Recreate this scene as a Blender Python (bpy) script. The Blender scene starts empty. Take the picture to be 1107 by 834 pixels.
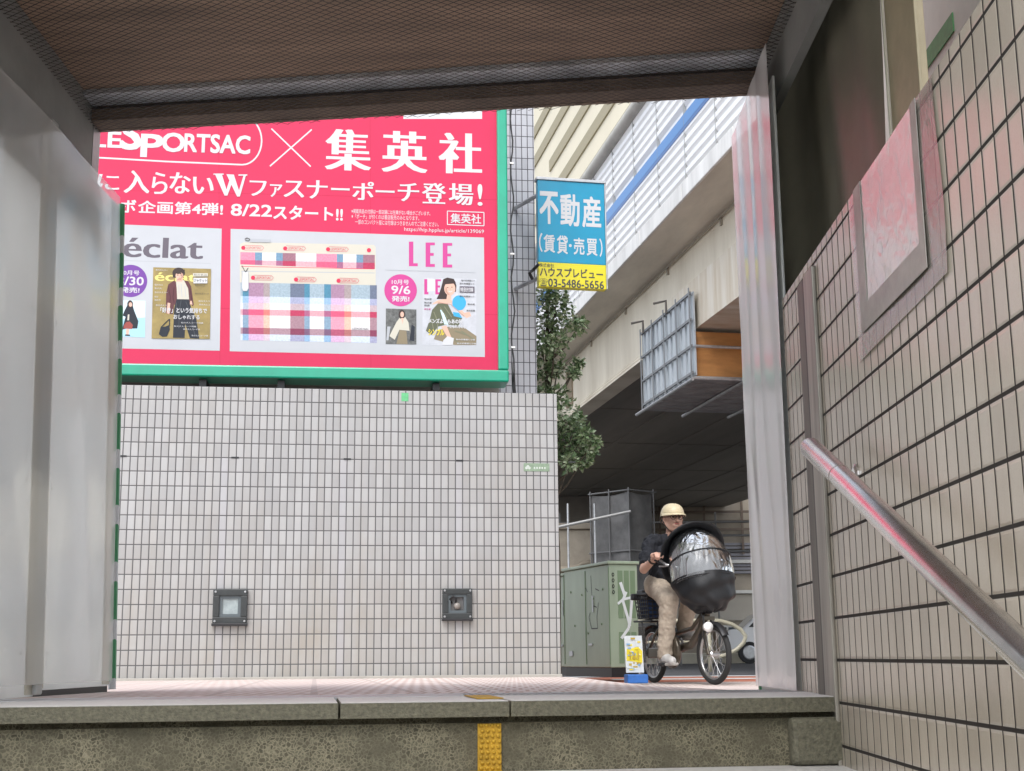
import bpy, bmesh, math, random
from mathutils import Vector, Matrix
random.seed(7)
S = bpy.context.scene
COL = S.collection
R = math.radians
# ---------------------------------------------------------------- camera
FPX, CX, CY = 1430.0, 553.5, 417.0
CAM = Vector((0, 0, .1))
PITCH = math.atan(293 / FPX)
f_ = Vector((0, math.cos(PITCH), math.sin(PITCH)))
r_ = Vector((1, 0, 0)); u_ = Vector((0, -math.sin(PITCH), math.cos(PITCH)))
r2 = (r_ - .008 * u_).normalized(); u2 = (u_ + .008 * r_).normalized()
cd = bpy.data.cameras.new('camera'); cam = bpy.data.objects.new('camera', cd); COL.objects.link(cam)
cd.sensor_fit = 'HORIZONTAL'; cd.sensor_width = 36; cd.lens = FPX / 1107 * 36
cd.clip_start = .02; cd.clip_end = 2000
cam.matrix_world = Matrix(((r2.x, u2.x, -f_.x, CAM.x), (r2.y, u2.y, -f_.y, CAM.y), (r2.z, u2.z, -f_.z, CAM.z), (0, 0, 0, 1)))
S.camera = cam
# ---------------------------------------------------------------- light
SUN_EL, SUN_AZ = R(54), R(196)          # azimuth measured from +Y clockwise: high behind the photographer's left
w = bpy.data.worlds.new('World'); S.world = w; w.use_nodes = True
nt = w.node_tree; bg = nt.nodes['Background']
sky = nt.nodes.new('ShaderNodeTexSky'); sky.sky_type = 'NISHITA'; sky.sun_disc = False
sky.sun_elevation = SUN_EL; sky.sun_rotation = SUN_AZ; sky.air_density = 1.0; sky.dust_density = 2.0; sky.ozone_density = 1.0
hs = nt.nodes.new('ShaderNodeHueSaturation'); hs.inputs['Saturation'].default_value = .4
nt.links.new(sky.outputs[0], hs.inputs['Color']); nt.links.new(hs.outputs[0], bg.inputs[0])
bg.inputs[1].default_value = .15
ld = bpy.data.lights.new('sun', 'SUN'); ld.energy = .7; ld.angle = R(30); ld.color = (1, .985, .965)
sun = bpy.data.objects.new('sun', ld); COL.objects.link(sun)
sdir = Vector((math.sin(SUN_AZ) * math.cos(SUN_EL), math.cos(SUN_AZ) * math.cos(SUN_EL), math.sin(SUN_EL)))
sun.rotation_euler = sdir.to_track_quat('Z', 'Y').to_euler()
S.view_settings.view_transform = 'Standard'; S.view_settings.look = 'None'
S.view_settings.gamma = 1; S.view_settings.use_curve_mapping = False
S.view_settings.exposure = 1.28
S.render.engine = 'CYCLES'
S.cycles.use_denoising = True
S.cycles.max_bounces = 8; S.cycles.transparent_max_bounces = 12
S.cycles.sample_clamp_indirect = 6

# ---------------------------------------------------------------- measuring helpers (pixel of the 1107x834 photo -> point on a real plane)
def ray(U, V): return f_ + r2 * ((U - CX) / FPX) - u2 * ((V - CY) / FPX)
def at_y(U, V, Y):
    d = ray(U, V); return CAM + d * (Y / d.y)
class Frame:
    """a vertical plane: local x runs along it, local y away from the camera, local z up"""
    def __init__(s, x, y, deg, z=0):
        s.o = Vector((x, y, z)); s.a = R(deg)
        s.x = Vector((math.cos(s.a), math.sin(s.a), 0)); s.n = Vector((-math.sin(s.a), math.cos(s.a), 0))
    def at(s, U, V):
        d = ray(U, V); p = CAM + d * ((s.o - CAM).dot(s.n) / d.dot(s.n)) - s.o
        return p.dot(s.x), p.z

# ---------------------------------------------------------------- objects
def thing(name, label, cat, loc=(0, 0, 0), rotz=0, group=None):
    o = bpy.data.objects.new(name, None); COL.objects.link(o); o.empty_display_size = .1
    o.location = loc; o.rotation_euler = (0, 0, rotz); tag(o, label, cat, group); return o
def tag(o, label, cat, group=None):
    o['label'] = label; o['category'] = cat
    if group: o['group'] = group
    return o
def structure(o): o['kind'] = 'structure'; return o

class MB:
    def __init__(s): s.v = []; s.f = []; s.m = []
    def add(s, vs, fs, m=0):
        k = len(s.v); s.v += [tuple(x) for x in vs]
        for f in fs: s.f.append(tuple(k + i for i in f)); s.m.append(m)
        return s
    def box(s, a, b, m=0, mat=None):
        x0, y0, z0 = a; x1, y1, z1 = b
        vs = [(x0, y0, z0), (x1, y0, z0), (x1, y1, z0), (x0, y1, z0), (x0, y0, z1), (x1, y0, z1), (x1, y1, z1), (x0, y1, z1)]
        if mat is not None: vs = [mat @ Vector(q) for q in vs]
        return s.add(vs, [(0, 3, 2, 1), (4, 5, 6, 7), (0, 1, 5, 4), (1, 2, 6, 5), (2, 3, 7, 6), (3, 0, 4, 7)], m)
    def prism(s, pts, d, m=0):
        """pts: 3D loop, extruded by vector d"""
        n = len(pts); d = Vector(d); P = [Vector(p) for p in pts]
        vs = P + [p + d for p in P]
        return s.add(vs, [tuple(range(n))[::-1], tuple(range(n, 2 * n))] + [(i, (i + 1) % n, n + (i + 1) % n, n + i) for i in range(n)], m)
    def flat(s, pts, y, m=0):
        """polygon in the local x,z plane, at local depth y, facing -y"""
        return s.add([(p[0], y, p[1]) for p in pts], [tuple(range(len(pts)))], m)
    def tube(s, pts, rad, n=10, m=0, cap=True, up=None, closed=False):
        P = [Vector(p) for p in pts]; N = len(P)
        rr = rad if isinstance(rad, (list, tuple)) else [rad] * N
        T = []
        for i in range(N):
            if closed: t = P[(i + 1) % N] - P[i - 1]
            else: t = (P[min(i + 1, N - 1)] - P[max(i - 1, 0)])
            T.append(t.normalized())
        ref = Vector(up) if up else (Vector((0, 0, 1)) if abs(T[0].z) < .9 else Vector((1, 0, 0)))
        a = (ref - T[0] * ref.dot(T[0])).normalized(); vs = []
        for i in range(N):
            a = (a - T[i] * a.dot(T[i])).normalized(); b = T[i].cross(a)
            for k in range(n):
                q = 2 * math.pi * k / n; vs.append(P[i] + (a * math.cos(q) + b * math.sin(q)) * rr[i])
        fs = []
        for i in range(N if closed else N - 1):
            j = (i + 1) % N
            for k in range(n): fs.append((i * n + k, i * n + (k + 1) % n, j * n + (k + 1) % n, j * n + k))
        if cap and not closed: fs += [tuple(range(n))[::-1], tuple(range((N - 1) * n, N * n))]
        return s.add(vs, fs, m)
    def lathe(s, prof, mat, n=24, m=0):
        """profile of (r,h) turned round the local z axis of mat"""
        vs = []; fs = []
        for r, h in prof:
            for k in range(n):
                q = 2 * math.pi * k / n; vs.append(mat @ Vector((r * math.cos(q), r * math.sin(q), h)))
        for i in range(len(prof) - 1):
            for k in range(n): fs.append((i * n + k, i * n + (k + 1) % n, (i + 1) * n + (k + 1) % n, (i + 1) * n + k))
        fs += [tuple(range(n))[::-1], tuple(range((len(prof) - 1) * n, len(prof) * n))]
        return s.add(vs, fs, m)
    def build(s, name, mats, parent=None, smooth=False, bevel=0, loc=None, rotz=0, label=None, fix=False):
        me = bpy.data.meshes.new(name); me.from_pydata(s.v, [], s.f)
        mats = mats if isinstance(mats, (list, tuple)) else [mats]
        for m in mats: me.materials.append(m)
        me.polygons.foreach_set('material_index', [min(i, len(mats) - 1) for i in s.m])
        if fix:
            bm = bmesh.new(); bm.from_mesh(me); bmesh.ops.recalc_face_normals(bm, faces=bm.faces); bm.to_mesh(me); bm.free()
        if smooth: me.polygons.foreach_set('use_smooth', [True] * len(me.polygons))
        me.update()
        o = bpy.data.objects.new(name, me); COL.objects.link(o)
        if parent: o.parent = parent
        if loc is not None: o.location = loc
        if rotz: o.rotation_euler = (0, 0, rotz)
        if bevel:
            b = o.modifiers.new('bevel', 'BEVEL'); b.width = bevel; b.segments = 2; b.limit_method = 'ANGLE'; b.angle_limit = R(40)
        if smooth and bevel == 0:
            pass
        if label: o['label'] = label
        return o
def copy_tree(o, parent=None):
    c = o.copy(); COL.objects.link(c); c.parent = parent
    for ch in list(o.children): copy_tree(ch, c)
    return c

# ---------------------------------------------------------------- materials
def mat(name, col, rough=.6, metal=0, var=0, scale=8, bump=0, bscale=40, coat=0, coat_rough=.1, spec=.5, alpha=1, stretch=None, vcol=None):
    m = bpy.data.materials.new(name); m.use_nodes = True; n = m.node_tree; b = n.nodes['Principled BSDF']
    b.inputs['Base Color'].default_value = (*col, 1); b.inputs['Roughness'].default_value = rough
    b.inputs['Metallic'].default_value = metal; b.inputs['Coat Weight'].default_value = coat; b.inputs['Coat Roughness'].default_value = coat_rough
    b.inputs['Specular IOR Level'].default_value = spec; b.inputs['Alpha'].default_value = alpha
    if var or bump:
        tc = n.nodes.new('ShaderNodeTexCoord'); src = tc.outputs['Object']
        if stretch:
            mp = n.nodes.new('ShaderNodeMapping'); mp.inputs['Scale'].default_value = stretch
            n.links.new(src, mp.inputs['Vector']); src = mp.outputs[0]
    if var:
        t = n.nodes.new('ShaderNodeTexNoise'); t.inputs['Scale'].default_value = scale; t.inputs['Detail'].default_value = 6; t.inputs['Roughness'].default_value = .65
        n.links.new(src, t.inputs['Vector'])
        r = n.nodes.new('ShaderNodeValToRGB')
        d = vcol or tuple(c * (1 - var) for c in col); l = tuple(min(1, c * (1 + var * .6)) for c in col)
        r.color_ramp.elements[0].position = .3; r.color_ramp.elements[1].position = .7
        r.color_ramp.elements[0].color = (*d, 1); r.color_ramp.elements[1].color = (*l, 1)
        n.links.new(t.outputs['Fac'], r.inputs[0]); n.links.new(r.outputs[0], b.inputs['Base Color'])
    if bump:
        t = n.nodes.new('ShaderNodeTexNoise'); t.inputs['Scale'].default_value = bscale; t.inputs['Detail'].default_value = 5
        n.links.new(src, t.inputs['Vector'])
        bp = n.nodes.new('ShaderNodeBump'); bp.inputs['Strength'].default_value = bump; bp.inputs['Distance'].default_value = .01
        n.links.new(t.outputs['Fac'], bp.inputs['Height']); n.links.new(bp.outputs[0], b.inputs['Normal'])
    return m
def math_n(n, op, a, b=None, c=None):
    q = n.nodes.new('ShaderNodeMath'); q.operation = op
    for i, x in enumerate((a, b, c)):
        if x is None: continue
        if isinstance(x, (int, float)): q.inputs[i].default_value = x
        else: n.links.new(x, q.inputs[i])
    return q.outputs[0]
def mix_n(n, fac, a, b):
    q = n.nodes.new('ShaderNodeMix'); q.data_type = 'RGBA'
    if isinstance(fac, (int, float)): q.inputs[0].default_value = fac
    else: n.links.new(fac, q.inputs[0])
    for k, x in ((6, a), (7, b)):
        if isinstance(x, tuple): q.inputs[k].default_value = (*x, 1)
        else: n.links.new(x, q.inputs[k])
    return q.outputs[2]
def tile_mat(name, w, h, g, col, gcol, ox=0, oz=0, rough=.3, var=.08, dirt=(.4, .36, .28), dirt_amt=.25, strip=None, dz0=0, dz1=1, low=0, hz=1.0, streak=0):
    """wall tiles from the wall's own x and z: pitch w x h, joint g, every tile its own tint, slightly tilted"""
    m = bpy.data.materials.new(name); m.use_nodes = True; n = m.node_tree; b = n.nodes['Principled BSDF']
    tc = n.nodes.new('ShaderNodeTexCoord'); sp = n.nodes.new('ShaderNodeSeparateXYZ'); n.links.new(tc.outputs['Object'], sp.inputs[0])
    px = math_n(n, 'DIVIDE', math_n(n, 'SUBTRACT', sp.outputs[0], ox), w); pz = math_n(n, 'DIVIDE', math_n(n, 'SUBTRACT', sp.outputs[2], oz), h)
    ix = math_n(n, 'FLOOR', px); iz = math_n(n, 'FLOOR', pz)
    ex = math_n(n, 'MULTIPLY', math_n(n, 'PINGPONG', px, .5), w); ez = math_n(n, 'MULTIPLY', math_n(n, 'PINGPONG', pz, .5), h * hz)
    ed = math_n(n, 'MINIMUM', ex, ez)
    mr = n.nodes.new('ShaderNodeMapRange'); mr.interpolation_type = 'SMOOTHSTEP'
    mr.inputs[1].default_value = g * .35; mr.inputs[2].default_value = g * .65; n.links.new(ed, mr.inputs[0]); mask = mr.outputs[0]
    cv = n.nodes.new('ShaderNodeCombineXYZ'); n.links.new(ix, cv.inputs[0]); n.links.new(iz, cv.inputs[1])
    wn = n.nodes.new('ShaderNodeTexWhiteNoise'); wn.noise_dimensions = '2D'; n.links.new(cv.outputs[0], wn.inputs[0])
    dk = tuple(c * (1 - var) for c in col); lt = tuple(min(1, c * (1 + var * .5)) for c in col)
    c0 = mix_n(n, wn.outputs[0], dk, lt)
    odd = math_n(n, 'MULTIPLY', math_n(n, 'GREATER_THAN', wn.outputs[0], .955), .35)
    c0 = mix_n(n, odd, c0, tuple(c * .55 for c in col))
    nz = n.nodes.new('ShaderNodeTexNoise'); nz.inputs['Scale'].default_value = 1.3; nz.inputs['Detail'].default_value = 8; nz.inputs['Roughness'].default_value = .7
    n.links.new(tc.outputs['Object'], nz.inputs['Vector'])
    m2 = n.nodes.new('ShaderNodeMapRange'); m2.inputs[1].default_value = .45; m2.inputs[2].default_value = .75; m2.inputs[4].default_value = dirt_amt
    n.links.new(nz.outputs['Fac'], m2.inputs[0])
    dd = m2.outputs[0]
    if streak:
        mp = n.nodes.new('ShaderNodeMapping'); mp.inputs['Scale'].default_value = (9, 1, .35); n.links.new(tc.outputs['Object'], mp.inputs[0])
        sn = n.nodes.new('ShaderNodeTexNoise'); sn.inputs['Scale'].default_value = 1.6; sn.inputs['Detail'].default_value = 6; n.links.new(mp.outputs[0], sn.inputs['Vector'])
        m4 = n.nodes.new('ShaderNodeMapRange'); m4.inputs[1].default_value = .5; m4.inputs[2].default_value = .8; m4.inputs[4].default_value = streak; n.links.new(sn.outputs['Fac'], m4.inputs[0])
        dd = math_n(n, 'ADD', dd, m4.outputs[0])
    if low:   # grime near the foot of the wall
        m3 = n.nodes.new('ShaderNodeMapRange'); m3.inputs[1].default_value = dz0; m3.inputs[2].default_value = dz1; m3.inputs[3].default_value = low; m3.inputs[4].default_value = 0
        n.links.new(sp.outputs[2], m3.inputs[0])
        dd = math_n(n, 'ADD', dd, math_n(n, 'MULTIPLY', m3.outputs[0], nz.outputs['Fac']))
    c1 = mix_n(n, dd, c0, dirt)
    # fine speckle of the glaze
    sk = n.nodes.new('ShaderNodeTexNoise'); sk.inputs['Scale'].default_value = 260; n.links.new(tc.outputs['Object'], sk.inputs['Vector'])
    s2 = n.nodes.new('ShaderNodeMapRange'); s2.inputs[1].default_value = .5; s2.inputs[2].default_value = .75; s2.inputs[4].default_value = .18; n.links.new(sk.outputs['Fac'], s2.inputs[0])
    c1 = mix_n(n, s2.outputs[0], c1, tuple(c * .6 for c in col))
    if strip:  # movement-joint columns below a given height
        per, off, ztop = strip
        k = math_n(n, 'COMPARE', math_n(n, 'FLOORED_MODULO', math_n(n, 'ADD', ix, off), per), 0, .1)
        z_ok = math_n(n, 'LESS_THAN', sp.outputs[2], ztop)
        k = math_n(n, 'MULTIPLY', k, z_ok)
        c1 = mix_n(n, math_n(n, 'MULTIPLY', k, .3), c1, (.42, .42, .46))
    cc = mix_n(n, mask, gcol, c1)
    n.links.new(cc, b.inputs['Base Color'])
    rg = n.nodes.new('ShaderNodeMapRange'); rg.inputs[3].default_value = .9; rg.inputs[4].default_value = rough; n.links.new(mask, rg.inputs[0]); n.links.new(rg.outputs[0], b.inputs['Roughness'])
    # each tile leans a little its own way + rounded edge
    mr2 = n.nodes.new('ShaderNodeMapRange'); mr2.inputs[1].default_value = g * .3; mr2.inputs[2].default_value = g * 1.1; n.links.new(ed, mr2.inputs[0])
    fx = math_n(n, 'FRACT', px); lean = math_n(n, 'MULTIPLY', math_n(n, 'MULTIPLY', fx, math_n(n, 'SUBTRACT', wn.outputs[0], .5)), .35)
    wob = n.nodes.new('ShaderNodeTexNoise'); wob.inputs['Scale'].default_value = 35; n.links.new(tc.outputs['Object'], wob.inputs['Vector'])
    hgt = math_n(n, 'ADD', math_n(n, 'ADD', mr2.outputs[0], lean), math_n(n, 'MULTIPLY', wob.outputs['Fac'], .25))
    bp = n.nodes.new('ShaderNodeBump'); bp.inputs['Strength'].default_value = .5; bp.inputs['Distance'].default_value = .003
    n.links.new(hgt, bp.inputs['Height']); n.links.new(bp.outputs[0], b.inputs['Normal'])
    return m
def clear_mat(name, tint=(1, 1, 1), haze=.08, rough=.08, bump=.3, bscale=6, ior=1.5, milk=(.85, .86, .87)):
    """clear plastic film: see-through with fresnel gloss and a little milkiness"""
    m = bpy.data.materials.new(name); m.use_nodes = True; n = m.node_tree; n.nodes.remove(n.nodes['Principled BSDF'])
    out = n.nodes['Material Output']
    tr = n.nodes.new('ShaderNodeBsdfTransparent'); tr.inputs[0].default_value = (*tint, 1)
    df = n.nodes.new('ShaderNodeBsdfDiffuse'); df.inputs[0].default_value = (*milk, 1)
    gl = n.nodes.new('ShaderNodeBsdfGlossy'); gl.inputs['Roughness'].default_value = rough; gl.inputs[0].default_value = (1, 1, 1, 1)
    tc = n.nodes.new('ShaderNodeTexCoord'); ns = n.nodes.new('ShaderNodeTexNoise'); ns.inputs['Scale'].default_value = bscale; ns.inputs['Detail'].default_value = 4; ns.inputs['Distortion'].default_value = 1.5
    n.links.new(tc.outputs['Object'], ns.inputs['Vector'])
    bp = n.nodes.new('ShaderNodeBump'); bp.inputs['Strength'].default_value = bump; bp.inputs['Distance'].default_value = .01; n.links.new(ns.outputs['Fac'], bp.inputs['Height'])
    n.links.new(bp.outputs[0], gl.inputs['Normal'])
    fr = n.nodes.new('ShaderNodeFresnel'); fr.inputs[0].default_value = ior; n.links.new(bp.outputs[0], fr.inputs['Normal'])
    a = n.nodes.new('ShaderNodeMixShader'); a.inputs[0].default_value = haze; n.links.new(tr.outputs[0], a.inputs[1]); n.links.new(df.outputs[0], a.inputs[2])
    c = n.nodes.new('ShaderNodeMixShader'); n.links.new(fr.outputs[0], c.inputs[0]); n.links.new(a.outputs[0], c.inputs[1]); n.links.new(gl.outputs[0], c.inputs[2])
    n.links.new(c.outputs[0], out.inputs[0]); return m

# ---------------------------------------------------------------- lettering
FONT = bpy.data.fonts.load('<builtin>')
def text_mesh(s, bold=0.0, res=3):
    c = bpy.data.curves.new('t', 'FONT'); c.body = s; c.size = 1; c.offset = bold; c.resolution_u = res; c.font = FONT
    o = bpy.data.objects.new('t', c); COL.objects.link(o)
    dg = bpy.context.evaluated_depsgraph_get(); me = bpy.data.meshes.new_from_object(o.evaluated_get(dg))
    vs = [tuple(v.co) for v in me.vertices]; fs = [tuple(p.vertices) for p in me.polygons]
    bpy.data.objects.remove(o); bpy.data.curves.remove(c); bpy.data.meshes.remove(me)
    return vs, fs
def lettering(mb, fr, s, box, depth, bold=0, smear=0, m=0, slope=True):
    """fit text into a photo box (u0,v0,u1,v1 of left-top / right-bottom) on a plane; smear thickens the upright strokes only (serif look)"""
    vs, fs = text_mesh(s, 0)
    if not vs: return
    x0 = min(v[0] for v in vs); x1 = max(v[0] for v in vs); y0 = min(v[1] for v in vs); y1 = max(v[1] for v in vs)
    a = fr.at(box[0], box[1]); b = fr.at(box[2], box[3])
    X0, X1, Z0, Z1 = a[0], b[0], b[1], a[1]
    sx = (X1 - X0) / max(1e-6, x1 - x0); sz = (Z1 - Z0) / max(1e-6, y1 - y0)
    # strokes are thickened by overlaid shifted copies (outline offsets break kanji)
    b_ = bold * .75
    sh = [(0, 0)] if not b_ else [(0, 0), (b_, b_), (-b_, b_), (b_, -b_), (-b_, -b_), (b_, 0), (-b_, 0), (0, b_), (0, -b_)]
    if smear: sh = [(smear * (i / 4 - .5) * (x1 - x0) / max(1, len(s)) + q, 0) for i in range(5) for q in (0,)]
    bx = max(abs(q[0]) for q in sh); bz = max(abs(q[1]) for q in sh)
    sx = (X1 - X0) / max(1e-6, x1 - x0 + 2 * bx); sz = (Z1 - Z0) / max(1e-6, y1 - y0 + 2 * bz)
    for i, (dx, dz) in enumerate(sh):
        mb.add([(X0 + (v[0] - x0 + bx + dx) * sx, depth - i * .00004, Z0 + (v[1] - y0 + bz + dz) * sz) for v in vs], fs, m)
# ================================================================ MATERIALS
M = {}
M['tile_front'] = tile_mat('tile_front', .0487, .096, .0068, (.365, .366, .366), (.085, .085, .086), ox=.012, oz=1.886, rough=.35, var=.13, dirt=(.29, .255, .2), dirt_amt=.3, strip=(16, 3, 1.886 - .096 * 5), dz0=-.05, dz1=.9, low=.55, streak=.2)
M['tile_building'] = tile_mat('tile_building', .05, .1, .006, (.52, .53, .57), (.07, .07, .08), rough=.3, var=.05, dirt_amt=.1)
M['tile_stair'] = tile_mat('tile_stair', .0595, .1, .0056, (.54, .49, .405), (.022, .019, .015), ox=.005, oz=.0855, rough=.22, var=.10, dirt=(.33, .28, .2), dirt_amt=.35, hz=.72, streak=.2)
M['granite'] = mat('granite', (.15, .143, .10), .75, var=.45, scale=90, bump=.5, bscale=160)
M['granite_lit'] = mat('granite_lit', (.62, .61, .59), .55, var=.15, scale=60, bump=.2, bscale=150)  # lit tone of the granite, painted on for the bright nosing tops
M['steel'] = mat('steel', (.80, .79, .78), .26, 1, var=.1, scale=18, stretch=(1, 1, .15), bump=.02)
M['steel_dull'] = mat('steel_dull', (.30, .28, .24), .38, .9, var=.3, scale=10, stretch=(6, 6, .4))
M['post_dark'] = mat('post_dark', (.14, .13, .11), .5, .5, var=.3, scale=6, stretch=(5, 5, .4)); M['post_mid'] = mat('post_mid', (.33, .31, .27), .42, .6, var=.4, scale=5, stretch=(6, 6, .35))
M['galv'] = mat('galvanised', (.5, .51, .52), .42, .85, var=.25, scale=9)
M['black'] = mat('black_plastic', (.015, .015, .017), .45)
M['rubber'] = mat('rubber', (.02, .02, .02), .8)
M['green_frame'] = mat('green_frame', (.005, .33, .2), .3, var=.12, scale=5, coat=.3)
M['white_panel'] = mat('white_panel', (.84, .86, .85), .26, var=.13, scale=5, stretch=(1, 1, .25), coat=.5, coat_rough=.2, bump=.06, bscale=5)
M['cream_tape'] = mat('cream_tape', (.62, .6, .5), .3, var=.1, scale=14, coat=.5, bump=.15, bscale=30)
M['grey_board'] = mat('grey_board', (.24, .25, .24), .6, var=.2, scale=4)
M['plywood'] = mat('plywood', (.37, .255, .18), .7, var=.4, scale=2.2, stretch=(1, 5, 1), bump=.1)
M['beam'] = mat('beam_grey', (.62, .66, .70), .4, .3, var=.35, scale=6)
M['net'] = mat('net', (.02, .02, .022), .7)
M['net_edge'] = mat('net_edge', (.06, .06, .06), .7)
M['film'] = clear_mat('clear_film', haze=.34, rough=.13, bump=.10, bscale=2.5, ior=1.42, milk=(.9, .92, .92))
M['film_right'] = clear_mat('clear_film_milky', haze=.68, rough=.16, bump=.10, bscale=2.5, ior=1.38, milk=(.95, .96, .96))
M['film_wall'] = clear_mat('clear_film_wall', haze=.7, rough=.12, bump=.35, bscale=16, ior=3.4, milk=(.8, .76, .7))
M['film_outer'] = clear_mat('clear_film_outer', haze=.42, rough=.2, bump=.3, bscale=10, milk=(.5, .46, .4))
M['milky_tape'] = mat('milky_tape', (.36, .345, .31), .5, var=.25, scale=12, alpha=.96, coat=.15, bump=.3, bscale=25)
M['tarp'] = mat('dark_tarp', (.17, .16, .12), .42, var=.25, scale=2.5, bump=.25, bscale=4, spec=.35)
M['beige_steel'] = mat('beige_steel', (.42, .365, .24), .5, var=.2, scale=6)
M['beige_board'] = mat('beige_board', (.5, .48, .42), .6, var=.12, scale=4)
M['concrete'] = mat('concrete', (.36, .345, .31), .85, var=.2, scale=3, bump=.15)
M['asphalt'] = mat('asphalt', (.065, .066, .07), .9, var=.25, scale=5, bump=.3, bscale=200)
M['earth'] = mat('city_ground', (.2, .19, .18), .9, var=.2, scale=1)
M['white_paint'] = mat('white_paint', (.75, .75, .73), .6, var=.1, scale=10)
M['red_pave'] = mat('red_pave', (.5, .17, .1), .8, var=.2, scale=14)
M['yellow'] = mat('yellow_rubber', (.5, .3, .02), .6, var=.35, scale=30)
def translucent(m, k):
    n = m.node_tree; p = n.nodes['Principled BSDF']; t = n.nodes.new('ShaderNodeBsdfTranslucent'); t.inputs[0].default_value = (.85, .87, .86, 1); x = n.nodes.new('ShaderNodeMixShader'); x.inputs[0].default_value = k
    n.links.new(p.outputs[0], x.inputs[1]); n.links.new(t.outputs[0], x.inputs[2]); n.links.new(x.outputs[0], n.nodes['Material Output'].inputs[0])
translucent(M['white_panel'], .55)       # thin white plastic board lets daylight through
def stripe_mat(name, a, b, per, share, ky, kz):
    m = bpy.data.materials.new(name); m.use_nodes = True; n = m.node_tree; p = n.nodes['Principled BSDF']
    tc = n.nodes.new('ShaderNodeTexCoord'); sp = n.nodes.new('ShaderNodeSeparateXYZ'); n.links.new(tc.outputs['Object'], sp.inputs[0])
    q = math_n(n, 'ADD', math_n(n, 'MULTIPLY', sp.outputs[1], ky), math_n(n, 'MULTIPLY', sp.outputs[2], kz))
    q = math_n(n, 'ADD', q, math_n(n, 'MULTIPLY', sp.outputs[0], ky))
    k = math_n(n, 'LESS_THAN', math_n(n, 'FRACT', math_n(n, 'DIVIDE', q, per)), share)
    n.links.new(mix_n(n, k, b, a), p.inputs['Base Color']); p.inputs['Roughness'].default_value = .35; return m
M['tape_stripe'] = stripe_mat('green_white_tape', (.06, .27, .12), (.6, .62, .63), .2, .66, 1.0, 1)
def paving_mat():
    m = bpy.data.materials.new('paving'); m.use_nodes = True; n = m.node_tree; b = n.nodes['Principled BSDF']
    tc = n.nodes.new('ShaderNodeTexCoord'); br = n.nodes.new('ShaderNodeTexBrick')
    mp = n.nodes.new('ShaderNodeMapping'); mp.inputs['Rotation'].default_value = (0, 0, R(-8.4)); n.links.new(tc.outputs['Object'], mp.inputs[0]); n.links.new(mp.outputs[0], br.inputs['Vector'])
    br.inputs['Scale'].default_value = 1; br.inputs['Brick Width'].default_value = .3; br.inputs['Row Height'].default_value = .3; br.offset = 0; br.inputs['Mortar Size'].default_value = .012
    br.inputs['Color1'].default_value = (.66, .57, .53, 1); br.inputs['Color2'].default_value = (.76, .67, .62, 1); br.inputs['Mortar'].default_value = (.5, .44, .41, 1)
    # raised bars of the tiles
    sp0 = n.nodes.new('ShaderNodeSeparateXYZ'); n.links.new(tc.outputs['Object'], sp0.inputs[0])
    sp = n.nodes.new('ShaderNodeSeparateXYZ'); n.links.new(mp.outputs[0], sp.inputs[0])
    fx = math_n(n, 'PINGPONG', math_n(n, 'DIVIDE', math_n(n, 'ADD', sp0.outputs[0], math_n(n, 'MULTIPLY', math_n(n, 'FLOOR', math_n(n, 'DIVIDE', sp0.outputs[1], .3)), .021)), .042), .5)
    k = n.nodes.new('ShaderNodeMapRange'); k.inputs[1].default_value = .1; k.inputs[2].default_value = .2; n.links.new(fx, k.inputs[0])
    nz = n.nodes.new('ShaderNodeTexNoise'); nz.inputs['Scale'].default_value = 2.5; nz.inputs['Detail'].default_value = 6; n.links.new(tc.outputs['Object'], nz.inputs['Vector'])
    c = mix_n(n, math_n(n, 'MULTIPLY', nz.outputs['Fac'], .4), br.outputs[0], (.5, .47, .45))
    kk = math_n(n, 'MULTIPLY', math_n(n, 'SUBTRACT', 1, k.outputs[0]), .95)
    n.links.new(mix_n(n, kk, c, (.46, .33, .28)), b.inputs['Base Color']); b.inputs['Roughness'].default_value = .7
    return m
M['paving'] = paving_mat()
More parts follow.
